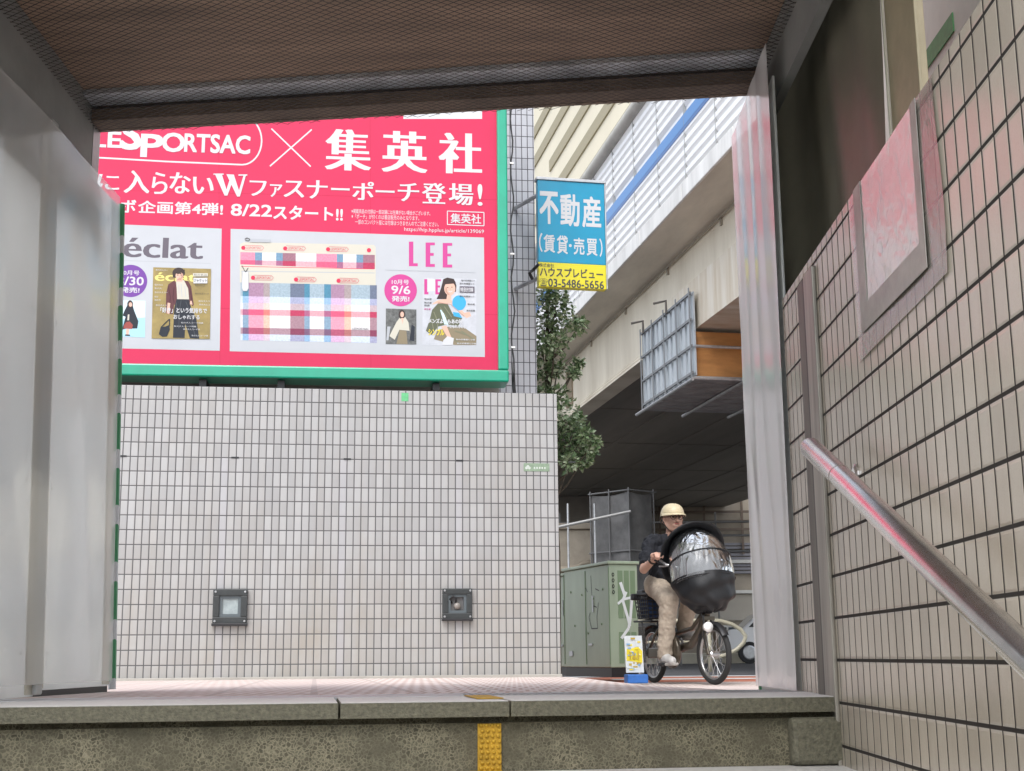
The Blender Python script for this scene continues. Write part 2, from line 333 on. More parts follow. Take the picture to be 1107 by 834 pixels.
def exposed_aggregate():
    m = bpy.data.materials.new('washed_stone'); m.use_nodes = True; n = m.node_tree; b = n.nodes['Principled BSDF']
    tc = n.nodes.new('ShaderNodeTexCoord'); dn = n.nodes.new('ShaderNodeTexNoise'); dn.inputs['Scale'].default_value = 60; dn.inputs['Detail'].default_value = 4; n.links.new(tc.outputs['Object'], dn.inputs['Vector'])
    mx = n.nodes.new('ShaderNodeMix'); mx.data_type = 'VECTOR'; mx.inputs[0].default_value = .018; n.links.new(tc.outputs['Object'], mx.inputs[4]); n.links.new(dn.outputs['Color'], mx.inputs[5])
    v = n.nodes.new('ShaderNodeTexVoronoi'); v.inputs['Scale'].default_value = 120; v.feature = 'DISTANCE_TO_EDGE'; n.links.new(mx.outputs[1], v.inputs['Vector'])
    v2 = n.nodes.new('ShaderNodeTexVoronoi'); v2.inputs['Scale'].default_value = 120; n.links.new(mx.outputs[1], v2.inputs['Vector'])
    hv = n.nodes.new('ShaderNodeSeparateColor'); n.links.new(v2.outputs['Color'], hv.inputs[0])
    st = mix_n(n, hv.outputs[0], (.055, .05, .030), (.15, .135, .088))
    mr = n.nodes.new('ShaderNodeMapRange'); mr.inputs[1].default_value = .02; mr.inputs[2].default_value = .16; n.links.new(v.outputs[0], mr.inputs[0])
    c = mix_n(n, mr.outputs[0], (.25, .23, .155), st)
    nz = n.nodes.new('ShaderNodeTexNoise'); nz.inputs['Scale'].default_value = 9; nz.inputs['Detail'].default_value = 8; nz.inputs['Roughness'].default_value = .7; n.links.new(tc.outputs['Object'], nz.inputs['Vector'])
    m2 = n.nodes.new('ShaderNodeMapRange'); m2.inputs[1].default_value = .40; m2.inputs[2].default_value = .62; m2.inputs[4].default_value = .85; n.links.new(nz.outputs['Fac'], m2.inputs[0])
    c = mix_n(n, m2.outputs[0], c, (.085, .078, .05))
    n.links.new(c, b.inputs['Base Color']); b.inputs['Roughness'].default_value = .8
    bp = n.nodes.new('ShaderNodeBump'); bp.inputs['Strength'].default_value = .5; bp.inputs['Distance'].default_value = .004; n.links.new(v.outputs[0], bp.inputs['Height']); n.links.new(bp.outputs[0], b.inputs['Normal'])
    return m
M['washed'] = exposed_aggregate()

# ================================================================ SETTING: ground, stairs
def sm(a, b, x):
    t = max(0, min(1, (x - a) / (b - a))); return t * t * (3 - 2 * t)
def gz(x, y):
    yy = max(0, y - 3.2)
    z = -.006 * yy + (-.012 * yy) * sm(.3, 1.0, x)
    z = z + (-.143 - z) * sm(9.3, 11.2, y)
    return max(-.143, z)
mb = MB()
def sheet(xs, ys, skew=0):
    k = len(mb.v)
    for y in ys:
        for x in xs: mb.v.append((x, y + skew * x * max(0, 1 - (y - ys[0]) / 1.5), gz(x, y + skew * x)))
    for j in range(len(ys) - 1):
        for i in range(len(xs) - 1):
            a = k + j * len(xs) + i; mb.f.append((a, a + 1, a + 1 + len(xs), a + len(xs))); mb.m.append(0)
xs = [-14, -8, -5, -3, -1.7, -1, -.4, 0, .2, .3, .4, .5, .6, .7, .8, .9, 1, 1.2, 1.5, 2, 3, 5, 8, 14]
ys = [3.775, 4.1, 4.5, 5, 5.6, 6.2, 7, 8, 8.6, 9, 9.4, 9.8, 10.2, 10.6, 11, 11.4, 12.5]
sheet([x for x in xs if -1.7 <= x <= .8], ys, .148)
sheet([x for x in xs if x <= -1.7], [-4] + ys, 0); sheet([x for x in xs if x >= .8], [-4] + ys, 0)
structure(mb.build('pavement', M['paving']))
mb = MB(); mb.box((-40, 12.5, -.6), (60, 16, -.142)); path = structure(mb.build('path', M['red_pave']))
mb = MB()
for x in (-9, -4, 1, 6, 11): mb.add([(x, 13.6, -.138), (x + 3, 13.6, -.138), (x + 3, 14.2, -.138), (x, 14.2, -.138)], [(0, 1, 2, 3)])
mb.add([(-40, 15.4, -.138), (60, 15.4, -.138), (60, 15.9, -.138), (-40, 15.9, -.138)], [(0, 1, 2, 3)])
mb.build('painted_line', M['white_paint'], path)
mb = MB(); mb.box((-80, 16, -.6), (90, 40.6, -.15)); structure(mb.build('road', M['asphalt']))
mb = MB(); k = 600
for (x0, y0, x1, y1) in ((-k, 12.4, k, k), (-k, -k, -1.75, 12.4), (1.1, -k, k, 12.4)):
    mb.add([(x0, y0, -.2), (x1, y0, -.2), (x1, y1, -.2), (x0, y1, -.2)], [(0, 1, 2, 3)])
structure(mb.build('ground', M['earth']))

ST = Frame(0, 3.15, 8.8)
NS = 12
mb = MB()
for k in range(1, NS):          # treads and risers below the landing
    y1 = .03 - .30 * (k - 1); z = -.16 * k
    mb.box((-1.75, y1 - .33, z - .16), (.86, y1, z - .045), 0)               # riser block (front face)
    mb.box((-1.75, y1 - .36, z - .045), (.86, y1 - .002, z), 1)              # nosing slab
mb.box((-1.75, .03, -.163), (.86, .6, -.050), 0); mb.box((-1.75, .05, -.0499), (.86, .4, -.0365), 2)
mb.box((-1.75, -1.75 - 1.6, -2.1), (.86, -3.2, -1.98), 0)
t = thing('stone_steps', 'washed stone steps with granite nosing leading up to the landing', 'steps', ST.o, ST.a)
mb.build('step', [M['washed'], M['granite_lit'], M['washed']], t)
# top nosing slabs with an open joint
mb = MB()
for a_, b_, z_ in ((-1.75, -1.2, 0), (-1.194, -.405, .0008), (-.400, -.012, 0), (-.008, .86, .0005)): mb.box((a_, 0, -.036), (b_, .40, z_ - .002)); mb.box((a_ + .002, .003, z_ - .0019), (b_ - .002, .40, z_), 1)
mb.build('nosing_slab', [M['granite'], M['granite_lit']], t, bevel=.003)
# patched mortar at the right end of the riser
mb = MB(); mb.box((.665, -.012, -.158), (.80, .03, -.048)); mb.build('mortar_patch', M['granite'], t, bevel=.012)
# drain channel
t = thing('drain_channel', 'slotted steel drain channel across the landing behind the top step', 'drain', ST.o, ST.a)
mb = MB(); mb.box((-1.75, .404, -.05), (.86, .42, .0015)); mb.box((-1.75, .60, -.05), (.86, .625, .0015))
mb.build('rim', M['galv'], t)
mb = MB()
mb.box((-1.75, .421, -.02), (-.06, .599, .001)); x = -.05
while x < .85: mb.box((x, .421, -.02), (x + .008, .588, .001)); x += .0185
mb.build('grate', M['galv'], t)
mb = MB(); mb.box((-1.75, .404, -.08), (.86, .625, -.05)); mb.box((-.05, .590, -.0499), (.86, .599, -.0006)); mb.build('channel', M['black'], t)  # black strip behind the bars paints the shade in the slots
# yellow tactile strip
t = thing('tactile_strip', 'yellow studded tactile strip up the step riser', 'tactile strip', ST.o, ST.a)
a0 = -.083; a1 = -.028
mb = MB(); mb.box((a0, .024, -.158), (a1, .0295, -.052)); mb.build('riser_strip', M['yellow'], t)
mb = MB()
for i in range(4):
    for j in range(9):
        cx = a0 + .0075 + i * .0133 + (.003 if j % 2 else 0); cz = -.152 + j * .012
        mb.lathe([(.005, 0), (.0042, .003), (.002, .0042)], Matrix.Translation((cx, .0242, cz)) @ Matrix.Rotation(R(90), 4, 'X'), 8)
mb.build('studs', M['yellow'], t, smooth=True)
for k in range(1, 4):
    y1 = .03 - .30 * (k - 1)
    mb = MB(); mb.box((a0 - .02, y1 - .36, -.16 * k), (a1, y1 - .006, -.16 * k + .003)); mb.build('tread_strip', M['yellow'], t)
mb = MB(); mb.box((a0 + .01, .12, .0012), (a1 + .02, .38, .003)); mb.build('landing_strip', M['yellow'], t)

# ================================================================ STAIRWELL RIGHT WALL
RW = Frame(.78, 3.3, -91.34)
rx = lambda Y: (3.3 - Y)      # along-wall coordinate (runs towards the camera)
t = thing('stair_wall', 'beige tiled stair wall rising beside the steel handrail', 'wall', RW.o, RW.a)
mb = MB(); mb.box((-.43, 0, -2.2), (6, .25, 1.113)); mb.build('tiled_face', M['tile_stair'], t)
mb = MB(); mb.box((-.43, .004, 1.113), (6, .25, 1.118)); mb.build('coping', M['beige_board'], t)
# left stair wall (out of the photo, keeps the stairwell a real one)
LW = Frame(-1.62, 3.0, 88.7)
t = thing('stair_wall', 'beige tiled stair wall below the row of white hoarding panels', 'wall', LW.o, LW.a)
mb = MB(); mb.box((-6, 0, -2.2), (.25, .25, 1.1)); mb.build('tiled_face', M['tile_stair'], t)
# steel post
t = thing('steel_post', 'upright stainless steel channel post fixed to the tiled stair wall', 'post', RW.o, RW.a)
RWp = Frame(RW.o.x - .012 * RW.n.x, RW.o.y - .012 * RW.n.y, -91.34)
ya = RWp.at(870.5, 500)[0]; yb = RWp.at(877, 500)[0]; yc = RWp.at(888, 500)[0]
mb = MB(); mb.box((ya, -.0100, -.5), (yb, 0, RW.at(872, 301)[1])); mb.build('flange', M['post_dark'], t, bevel=.002)
mb = MB(); mb.box((yb + .014, -.0112, -.5), (yc, 0, RW.at(882, 286)[1])); mb.build('channel', M['post_mid'], t, bevel=.003)
mb = MB(); mb.box((yb + .0005, -.0095, -.5), (yb + .0135, 0, RW.at(872, 303)[1])); mb.build('gap_shade', M['black'], t)  # black strip painting the dark gap between flange and channel
# handrail
t = thing('handrail', 'polished stainless handrail sloping down along the tiled stair wall', 'handrail', RW.o, RW.a)
HR = Frame(RW.o.x - .075 * RW.n.x, RW.o.y - .075 * RW.n.y, -91.34)
p0 = HR.at(876, 484); p1 = HR.at(1090, 690)
d = ((p1[0] - p0[0]), (p1[1] - p0[1])); ex = lambda k: (p0[0] + d[0] * k, -.075, p0[1] + d[1] * k)
rr = .0245
mb = MB(); mb.tube([ex(-.004), ex(0), ex(.004), ex(2.6)], [rr * .75, rr * .95, rr, rr], 28, up=(0, 1, 0)); mb.build('rail', M['steel'], t, smooth=True)
mb = MB(); mb.tube([ex(.235), ex(.2365)], rr * 1.02, 28, up=(0, 1, 0)); mb.build('joint_ring', M['steel_dull'], t)
for k in (.10, 1.25, 2.4):
    q = Vector(ex(k)); mb = MB()
    mb.tube([q + Vector((0, .0, -.018)), q + Vector((0, .02, -.04)), q + Vector((0, .073, -.04))], .007, 10)
    mb.lathe([(.028, 0), (.028, .004), (.02, .008)], Matrix.Translation(q + Vector((0, .0745, -.04))) @ Matrix.Rotation(R(90), 4, 'X'), 20)
    mb.build('bracket', M['steel'], t, smooth=False)
# plastic sheet taped on the wall
t = thing('plastic_sheet', 'clear plastic sheet taped to the tiled stair wall and reflecting pink', 'plastic sheet', RW.o, RW.a)
q = [RW.at(*p) for p in ((1012, 76), (1027, 294), (931, 392), (923, 224))]
q[3] = (q[2][0] - .02, 1.105); q[0] = (q[0][0], 1.105)
W, E, Bz, Tz = q[2][0], q[1][0], min(q[1][1], q[2][1]), 1.108
mb = MB(); n1, n2 = 18, 14
rnd = random.Random(3)
for j in range(n2 + 1):
    for i in range(n1 + 1):
        a = i / n1; b = j / n2
        mb.v.append((W + (E - W) * a + .01 * math.sin(5 * b), -.0035 - .0012 * math.sin(7 * a + 3 * b) - .0006 * rnd.random(), (Bz + (q[1][1] - q[2][1]) * a) * (1 - b) + Tz * b))
for j in range(n2):
    for i in range(n1):
        k = j * (n1 + 1) + i; mb.f.append((k, k + 1, k + n1 + 2, k + n1 + 1)); mb.m.append(0)
mb.build('film', M['film_outer'], t, smooth=True)
LI = [RW.at(*p) for p in ((941, 340), (1001, 268))]
xi0, xi1 = LI[0][0], LI[1][0]; zi = LI[1][1]
mb = MB(); n1, n2 = 10, 14; rnd = random.Random(6)
for j in range(n2 + 1):
    for i in range(n1 + 1):
        a = i / n1; b = j / n2; mb.v.append((xi0 + (xi1 - xi0) * a, -.0062 - .0008 * rnd.random(), zi + (1.104 - zi) * b))
for j in range(n2):
    for i in range(n1): k = j * (n1 + 1) + i; mb.f.append((k, k + 1, k + n1 + 2, k + n1 + 1)); mb.m.append(0)
mb.build('inner_sheet', M['film_wall'], t, smooth=True)
for (x0, x1, z0, z1) in ((xi0 - .05, xi0 + .012, zi - .045, 1.106), (xi1 - .012, xi1 + .026, zi - .045, 1.106), (xi0 + .012, xi1 - .012, zi - .045, zi + .012)):
    mb = MB(); mb.box((x0, -.0088, z0), (x1, -.0072, z1)); mb.build('tape', M['milky_tape'], t, bevel=.0006)
# dark tarpaulin, column and pale boards behind the wall
t = thing('tarpaulin', 'dark brown plastic tarpaulin hanging creased beside the beige column', 'tarpaulin', (.93, 3.78, 0))
mb = MB(); n1, n2 = 40, 26; rnd = random.Random(5)
for j in range(n2 + 1):
    for i in range(n1 + 1):
        a = i / n1; b = j / n2; y = .62 - 1.30 * a
        fold = .085 * math.exp(-((a - .10 - .30 * (1 - b)) / .035) ** 2) + .06 * math.exp(-((a - .05 - .12 * (1 - b)) / .02) ** 2) + .012 * math.sin(26 * a + 5 * b) * max(0, 1 - 3 * a) + .02 * math.exp(-((a - .26 * (1 - b) - .05) / .03) ** 2) + .012 * math.sin(9 * a + 2 * b) + .006 * math.sin(31 * a + 9 * b)
        mb.v.append((-fold, y, .5 + 2.2 * b))
for j in range(n2):
    for i in range(n1):
        k = j * (n1 + 1) + i; mb.f.append((k, k + 1, k + n1 + 2, k + n1 + 1)); mb.m.append(0)
mb.build('sheet', M['tarp'], t, smooth=True)
mb = MB(); mb.tube([(0, .63, 2.7), (0, -.55, 2.7)], .02, 10); mb.build('top_rail', M['galv'], t)
t = thing('steel_column', 'beige steel column standing behind the stair wall beside dark tarpaulin', 'column', (.955, 3.0, 0))
mb = MB(); mb.box((0, -.12, -.1), (.008, .11, 3.2)); mb.box((.0085, -.01, -.1), (.06, .0, 3.2)); mb.build('section', M['beige_steel'], t, bevel=.002)
mb = MB(); mb.tube([(-.004, .11, -.1), (-.004, .11, 3.2)], .004, 6); mb.build('edge_bead', M['cream_tape'], t)
t = thing('hoarding_panel', 'pale beige hoarding board behind the steel column with green tape', 'panel', (1.42, 3.2, 0))
mb = MB(); mb.box((0, -.9, -.1), (.04, 1.7, 3.4)); mb.build('board', M['beige_board'], t)
HP = Frame(1.415, 3.2, -90); a = HP.at(996, 38); b = HP.at(1033, 66); a = (a[0], HP.at(1012, 38)[1]); b = (b[0], HP.at(1012, 60)[1])
mb = MB(); mb.box((-.004, -a[0] - 0.0, b[1]), (-.001, -b[0], a[1])); mb.build('green_tape', mat('green_tape', (.03, .2, .05), .5, var=.3, scale=40), t)

# ================================================================ CANOPY OVER THE STAIRS
ZC = 1.95
fl, frt = Vector((-1.472, 4.469)), Vector((.83, 4.193))
def strip(y0l, y1l):   # quad across the canopy parallel to its front edge, offsets back from the front edge
    d = frt - fl
    return [(fl.x, fl.y - y1l), (frt.x, frt.y - y1l), (frt.x, frt.y - y0l), (fl.x, fl.y - y0l)]
t = thing('canopy', 'timber and steel canopy roofing the stair entrance under dark safety net', 'canopy', (0, 3, 0))
def up(pts, z0, z1, m, name, loc=Vector((0, 3, 0))):
    mb = MB(); mb.prism([(p[0] - loc.x, p[1] - loc.y, z0) for p in pts], (0, 0, z1 - z0)); return mb.build(name, m, t, fix=True)
up(strip(.02, 2.6), 2.03, 2.06, M['plywood'], 'plywood_sheet')
M['ply_dark'] = mat('ply_dark', (.17, .12, .085), .75, var=.4, scale=5)
up(strip(0, .02), 1.955, 2.25, M['ply_dark'], 'front_board')
up(strip(.02, .10), 1.957, 2.0, M['ply_dark'], 'front_batten')
for o_ in (.10, .88, 1.7, 2.5): up(strip(o_, o_ + .10), 2.012, 2.03, M['beam'], 'steel_beam')
mb = MB(); mb.box((-1.53, -1.5, 1.55), (-1.474, 1.40, 2.3)); mb.build('side_board', M['grey_board'], t)
mb = MB(); mb.box((-1.52, 1.401, 1.5), (-1.4725, 1.475, 2.3)); mb.build('corner_post', M['galv'], t)
mb = MB(); mb.box((.832, -1.5, 1.80), (.86, 1.2, 2.3)); mb.build('side_board', M['grey_board'], t)

# the net: real strands in two diagonal directions
mb = MB()
def clip_line(c, sgn):
    """line y = c + sgn*x clipped to the canopy quad"""
    out = []
    y_front = lambda x: fl.y + (frt.y - fl.y) * (x - fl.x) / (frt.x - fl.x) + .006 * math.sin(x * 14)
    x0, x1 = fl.x, frt.x; ylo = 1.9
    N = 60; pts = []
    for i in range(N + 1):
        x = x0 + (x1 - x0) * i / N; y = c + sgn * x
        if ylo <= y <= y_front(x): pts.append((x, y))
    if len(pts) < 2: return None
    (xa, ya), (xb, yb) = pts[0], pts[-1]
    return xa, ya, xb, yb
pitch = .0215; ang = .75
for sgn in (ang, -ang):
    c = -1.5
    while c < 7.5:
        L = clip_line(c, sgn)
        if L:
            xa, ya, xb, yb = L; dv = Vector((xb - xa, yb - ya)); 
            if dv.length > .01:
                nn = Vector((-dv.y, dv.x)).normalized() * .0017; K = max(2, int(dv.length / .12)); kk = len(mb.v)
                for i in range(K + 1):
                    x = xa + dv.x * i / K; y = ya + dv.y * i / K
                    z = -.004 * (1 + math.sin(x * 3.1) * math.sin(y * 4.3)) + (.001 if sgn > 0 else 0)
                    mb.v += [(x - nn.x, y - nn.y, z), (x + nn.x, y + nn.y, z)]
                for i in range(K): mb.f.append((kk + 2 * i, kk + 2 * i + 2, kk + 2 * i + 3, kk + 2 * i + 1)); mb.m.append(0)
        c += pitch * 1.25
tag(mb.build('safety_net', M['net'], None, loc=(0, 0, ZC)), 'black diamond mesh safety net stretched under the canopy', 'net')

# ================================================================ HOARDING PANELS
LP = Frame(-1.45, 3.5, 88.66)      # local x runs away from the camera, local -y... faces the stairs
lx = lambda Y: Y - 3.5
specs = [(2.62, 3.42, 'white hoarding panel of the row nearest the steps, farthest from the tape'), (3.425, 3.98, 'white hoarding panel with creased film at its top corner'), (3.985, 4.66, 'white hoarding panel ending at the green and white edge tape')]
for i, (ya, yb, lab) in enumerate(specs):
    t = thing('hoarding_panel', lab, 'panel', LP.o, LP.a, 'white hoarding panels left of the stairs')
    z0 = -.004 if i < 2 else .0125; mb = MB(); mb.box((lx(ya), 0, z0), (lx(yb), .03, 1.775 - .012 * i)); mb.build('board', M['white_panel'], t, bevel=.003)
    for (a, b) in ((ya + .004, ya + .06), (yb - .075, yb - .004)):
        mb = MB(); mb.box((lx(a), -.004, z0 + .006), (lx(b), -.0015, 1.77 - .012 * i)); mb.build('seam_tape', M['cream_tape'], t)
    if i == 2:
        mb = MB(); mb.box((lx(ya), .004, -.03), (lx(yb), .026, .012)); mb.build('bottom_block', M['black'], t)  # black strip painted in as the dark gap under the raised board
        mb = MB(); mb.tube([(lx(4.685), -.004, .0), (lx(4.685), -.004, 1.76)], .0135, 12); mb.build('edge_tape', M['tape_stripe'], t)
    mb = MB()
    for zz in (.12, .62, 1.15, 1.66):
        for yy in (ya + .09, yb - .11): mb.lathe([(.0055, 0), (.004, .003)], Matrix.Translation((lx(yy), -.0005, zz)) @ Matrix.Rotation(R(90), 4, 'X'), 8)
    mb.build('screws', M['galv'], t)
    if i == 0 or i == 1:
        mb = MB(); mb.box((lx(yb) - .03, -.02, .0), (lx(yb) + .02, -.0045, 1.79)); mb.build('cover_strip', M['white_panel'], t, bevel=.006)
def crumple(x0, x1, z0, z1, y, n1, n2, amp, seed, taper=0):
    mb = MB(); rnd = random.Random(seed); ph = [rnd.random() * 6 for _ in range(8)]
    for j in range(n2 + 1):
        for i in range(n1 + 1):
            a = i / n1; b = j / n2
            d = amp * (math.sin(11 * a + ph[0] + 2 * b) * .5 + math.sin(19 * a + ph[1] - 3 * b) * .1 + math.sin(31 * a + ph[2] + 5 * b) * .04 + .6 * max(0, math.sin(3.2 * a + 5 * b + ph[3])) ** 6)
            mb.v.append((x0 + (x1 - x0) * a, y - abs(d), z0 + (z1 - z0) * b + taper * a * b))
    for j in range(n2):
        for i in range(n1):
            k = j * (n1 + 1) + i; mb.f.append((k, k + 1, k + n1 + 2, k + n1 + 1)); mb.m.append(0)
    return mb
t = tag(crumple(lx(2.65), lx(4.62), .03, 1.765, -.02, 60, 30, .010, 2).build('plastic_film', M['film'], None, smooth=True, loc=LP.o, rotz=LP.a), 'creased clear plastic film draped over the row of white hoarding panels', 'plastic film')
for o_ in [q for q in bpy.data.objects if q.parent is None and q.get('group') == 'white hoarding panels left of the stairs'] + [t]:
    o_.rotation_euler = (Matrix.Rotation(LP.a, 4, 'Z') @ Matrix.Rotation(R(-1.9), 4, 'X')).to_euler()      # the row leans outwards a little
    o_.location += Vector((.028, 0, 0))
# right-hand panel
RP = Frame(.795, 3.735, -91.5)     # local x towards the camera
t = thing('hoarding_panel', 'white hoarding panel standing between the stair wall end and the cyclist', 'panel', RP.o, RP.a)
mb = MB(); mb.box((-.735, 0, gz(.8, 4.4)), (-.005, .008, 1.82)); mb.build('board', M['white_panel'], t, bevel=.003)
for (a, b) in ((-.70, -.63), (-.47, -.42), (-.2, -.14)):
    mb = MB(); mb.box((a, -.004, 0), (b, -.0015, 1.8)); mb.build('seam_tape', M['cream_tape'], t)
mb = MB(); mb.tube([(-.75, .01, gz(.8, 4.4) - .02), (-.75, .01, 1.78)], .018, 12); mb.build('edge_tape', M['tape_stripe'], t)
mb = MB(); mb.box((-.765, .02, gz(.8, 4.4) - .03), (-.72, .05, .02)); mb.build('bottom_block', M['green_frame'], t)
tag(crumple(-.765, -.01, .0, 1.93, -.012, 50, 40, .006, 9).build('plastic_film', M['film_right'], None, smooth=True, loc=RP.o, rotz=RP.a), 'glossy clear plastic film over the hoarding panel beyond the stair wall end', 'plastic film')

# ================================================================ FRONT TILED WALL
FW = Frame(-2.568, 8.585, 8.4)
t = thing('tiled_wall', 'pale grey tiled boundary wall facing the stairs beneath the pink billboard', 'wall', FW.o, FW.a)
XR = FW.at(602, 430)[0]
mb = MB(); mb.box((-2.5, 0, -.15), (XR, .30, 1.886)); o = mb.build('tiled_face', M['tile_front'], t, bevel=.004)
mb = MB(); mb.box((-2.5, -.05, -.15), (XR, -.003, -.028 + .012)); mb.build('plinth', M['concrete'], t, bevel=.004)
mb = MB()
for k in range(5):
    u = 250 + 121.5 * (k - 1); a = FW.at(u, 495)[0]; z = 1.886 - .096 * 5
    mb.box((a, -.003, z - .004), (a + .049, .0, z + .007))
mb.build('joint_cap', M['black'], t)
# recessed lamps
def wall_lamp(u0, v0, u1, v1, lab, broken):
    a = FW.at(u0, v0); b = FW.at(u1, v1); cx = (a[0] + b[0]) / 2; cz = (a[1] + b[1]) / 2; h = (b[0] - a[0]) / 2
    o = FW.o + FW.x * cx + Vector((0, 0, cz))
    t = thing('wall_lamp', lab, 'wall lamp', o, FW.a, 'square lamps set in the tiled wall')
    mb = MB(); i_ = h * .62
    for q in ((-h, -h, h, -i_), (-h, i_, h, h), (-h, -i_, -i_, i_), (i_, -i_, h, i_)): mb.box((q[0], -.035, q[1]), (q[2], .0, q[3]))
    mb.build('frame', mat('dark_iron', (.03, .035, .036), .45, var=.3, scale=20), t, bevel=.004)
    mb = MB(); mb.box((-h * 1.04, -.045, -h * 1.14), (h * 1.04, -.002, -h * .98)); mb.build('sill', M['black'], t, bevel=.003)
    mb = MB()
    for sx in (-1, 1):
        for sz in (-1, 1): mb.lathe([(.008, 0), (.006, .006)], Matrix.Translation((sx * h * .86, -.035, sz * h * .86)) @ Matrix.Rotation(R(90), 4, 'X'), 8)
    mb.build('screws', M['galv'], t)
    mb = MB()
    j = i_ * .72
    for q in ((-i_, -i_, i_, -j), (-i_, j, i_, i_), (-i_, -j, -j, j), (j, -j, i_, j)): mb.box((q[0], -.022, q[1]), (q[2], .0, q[3]))
    mb.build('inner_rim', mat('grey_rim', (.09, .11, .12), .5), t)
    if broken:
        mb = MB(); mb.box((-j, -.002, -j), (j, -.0005, j)); mb.build('housing', mat('housing', (.12, .12, .12), .6), t)
        mb = MB(); mb.tube([(-.035, -.01, .005), (-.05, -.02, .03), (-.03, -.025, .05), (-.008, -.02, .035), (-.01, -.015, .005)], .006, 8); mb.build('loose_cable', M['black'], t, smooth=True)
        mb = MB(); mb.lathe([(.001, .03), (.02, .025), (.024, .012), (.018, 0)], Matrix.Translation((.0, -.003, -.015)) @ Matrix.Rotation(R(90), 4, 'X'), 16); mb.build('bulb', mat('bulb', (.22, .2, .18), .25), t, smooth=True)
    else:
        mb = MB(); mb.box((-j, -.014, -j), (j, -.009, j)); mb.build('glass', mat('frosted', (.30, .35, .36), .25, var=.35, scale=14, coat=.6), t)
wall_lamp(231, 639, 267, 673, 'square dark lamp with whole frosted glass in the tiled wall', 0)
wall_lamp(478, 637, 510, 669, 'square dark lamp missing its glass with a loose cable inside', 1)
def sticker(u0, v0, u1, v1, lab, m, cat='sticker'):
    a = FW.at(u0, v0); b = FW.at(u1, v1); o = FW.o + FW.x * a[0] + Vector((0, 0, b[1]))
    mb = MB(); mb.box((0, -.0025, 0), (b[0] - a[0], -.0006, a[1] - b[1])); o2 = mb.build('tape_label', m, None, loc=o, rotz=FW.a); tag(o2, lab, cat); return o2, b[0] - a[0], a[1] - b[1]
sticker(434, 425, 441.5, 434, 'small bright green tape square at the top of the tiled wall', mat('green_square', (.12, .45, .2), .5, var=.2, scale=60))
o2, w_, h_ = sticker(566, 501, 594, 510, 'faded green rectangular label on the tiled wall beside the tree', mat('green_label', (.22, .3, .21), .5, var=.25, scale=40))
mb = MB(); fr_ = Frame(o2.location.x, o2.location.y, 8.4, 0)
for i in range(3): mb.lathe([(.010, 0), (.010, .0008)], Matrix.Translation((.02 + .016 * i * .6, -.0028, h_ * (.5 + .18 * ((i % 2) - .5)))) @ Matrix.Rotation(R(90), 4, 'X'), 10)
for i in range(5): mb.box((.07 + i * .018, -.0034, h_ * .3), (.08 + i * .018, -.0027, h_ * .55))
mb.build('mark', mat('label_mark', (.5, .55, .5), .5), o2)
# ================================================================ BUILDING BEHIND
BF = Frame(0, 10.75, 7.5)
t = thing('tiled_building', 'pale blue-grey tiled building standing behind the billboard', 'building', BF.o, BF.a)
XB = BF.at(579, 300)[0]
mb = MB(); mb.box((-9, 0, -.3), (XB, 2.6, 5.8)); mb.build('tiled_face', M['tile_building'], t)
mb = MB(); mb.box((-9.1, -.06, 5.801), (XB + .06, 2.65, 5.95)); mb.build('parapet_cap', M['concrete'], t)
mb = MB()
for j in range(2): mb.box((-8.6 + 1.6 * j, -.02, 2.6), (-7.5 + 1.6 * j, -.004, 4.2))
mb.build('window_glass', mat('dark_glass', (.05, .06, .07), .1), t)
mb = MB(); mb.box((-5.5, 0, -.1), (-.10, .25, 2.55)); tag(mb.build('concrete_ledge', M['concrete'], None, loc=Frame(0, 9.95, 7.5).o, rotz=R(7.5)), 'grey concrete ledge in the gap between tiled wall and billboard', 'ledge')
# ================================================================ BILLBOARD
BB = Frame(0, 9.55, 7.0)
t = thing('billboard', 'large pink fashion pouch billboard in a green frame above the tiled wall', 'billboard', BB.o, BB.a)
pm = lambda n, c, r=.55: mat('print_' + n, c, r, spec=.3)
BBf = Frame((BB.o - BB.n * .05).x, (BB.o - BB.n * .05).y, 7.0)
K = {'pink': mat('print_pink', (.58, .022, .085), .36, spec=.3, var=.10, scale=1.3, bump=.12, bscale=2.2), 'white': pm('white', (.58, .59, .61)), 'paper': mat('print_paper', (.45, .47, .5), .5, var=.05, scale=3),
     'grey': pm('grey', (.12, .105, .13)), 'line': pm('line', (.4, .42, .45)), 'purple': pm('purple', (.16, .055, .30)), 'mag': pm('magenta', (.52, .055, .25)),
     'sky': pm('sky', (.36, .62, .74)), 'sky2': pm('sky2', (.58, .76, .82)), 'navy': pm('navy', (.02, .025, .035)), 'skin': pm('skin', (.66, .42, .33)), 'gold': mat('print_gold', (.30, .225, .07), .5, var=.3, scale=9),
     'goldlight': pm('goldlight', (.75, .66, .2)), 'hair': pm('hair', (.045, .03, .028)), 'maroon': pm('maroon', (.11, .04, .045)), 'cream': pm('cream', (.55, .53, .45)),
     'olive': pm('olive', (.11, .12, .075)), 'bwgrey': mat('print_bw', (.12, .125, .12), .5, var=.6, scale=40), 'khaki': pm('khaki', (.24, .2, .13)), 'cyan': pm('cyan', (.05, .36, .62)), 'cover': mat('print_cover', (.5, .52, .56), .5, var=.15, scale=20),
     'red': pm('red', (.6, .03, .08)), 'yel': pm('yel', (.75, .62, .05)), 'bag': pm('bag', (.3, .07, .06)), 'ink': pm('ink', (.07, .07, .07)), 'seam': pm('seam', (.42, .01, .05)), 'shade': pm('shade', (.46, .27, .21)), 'fold': pm('fold', (.06, .065, .075)), 'fold2': pm('fold2', (.06, .02, .025)), 'fold3': pm('fold3', (.19, .2, .13)), 'lipc': pm('lipc', (.5, .12, .12))}
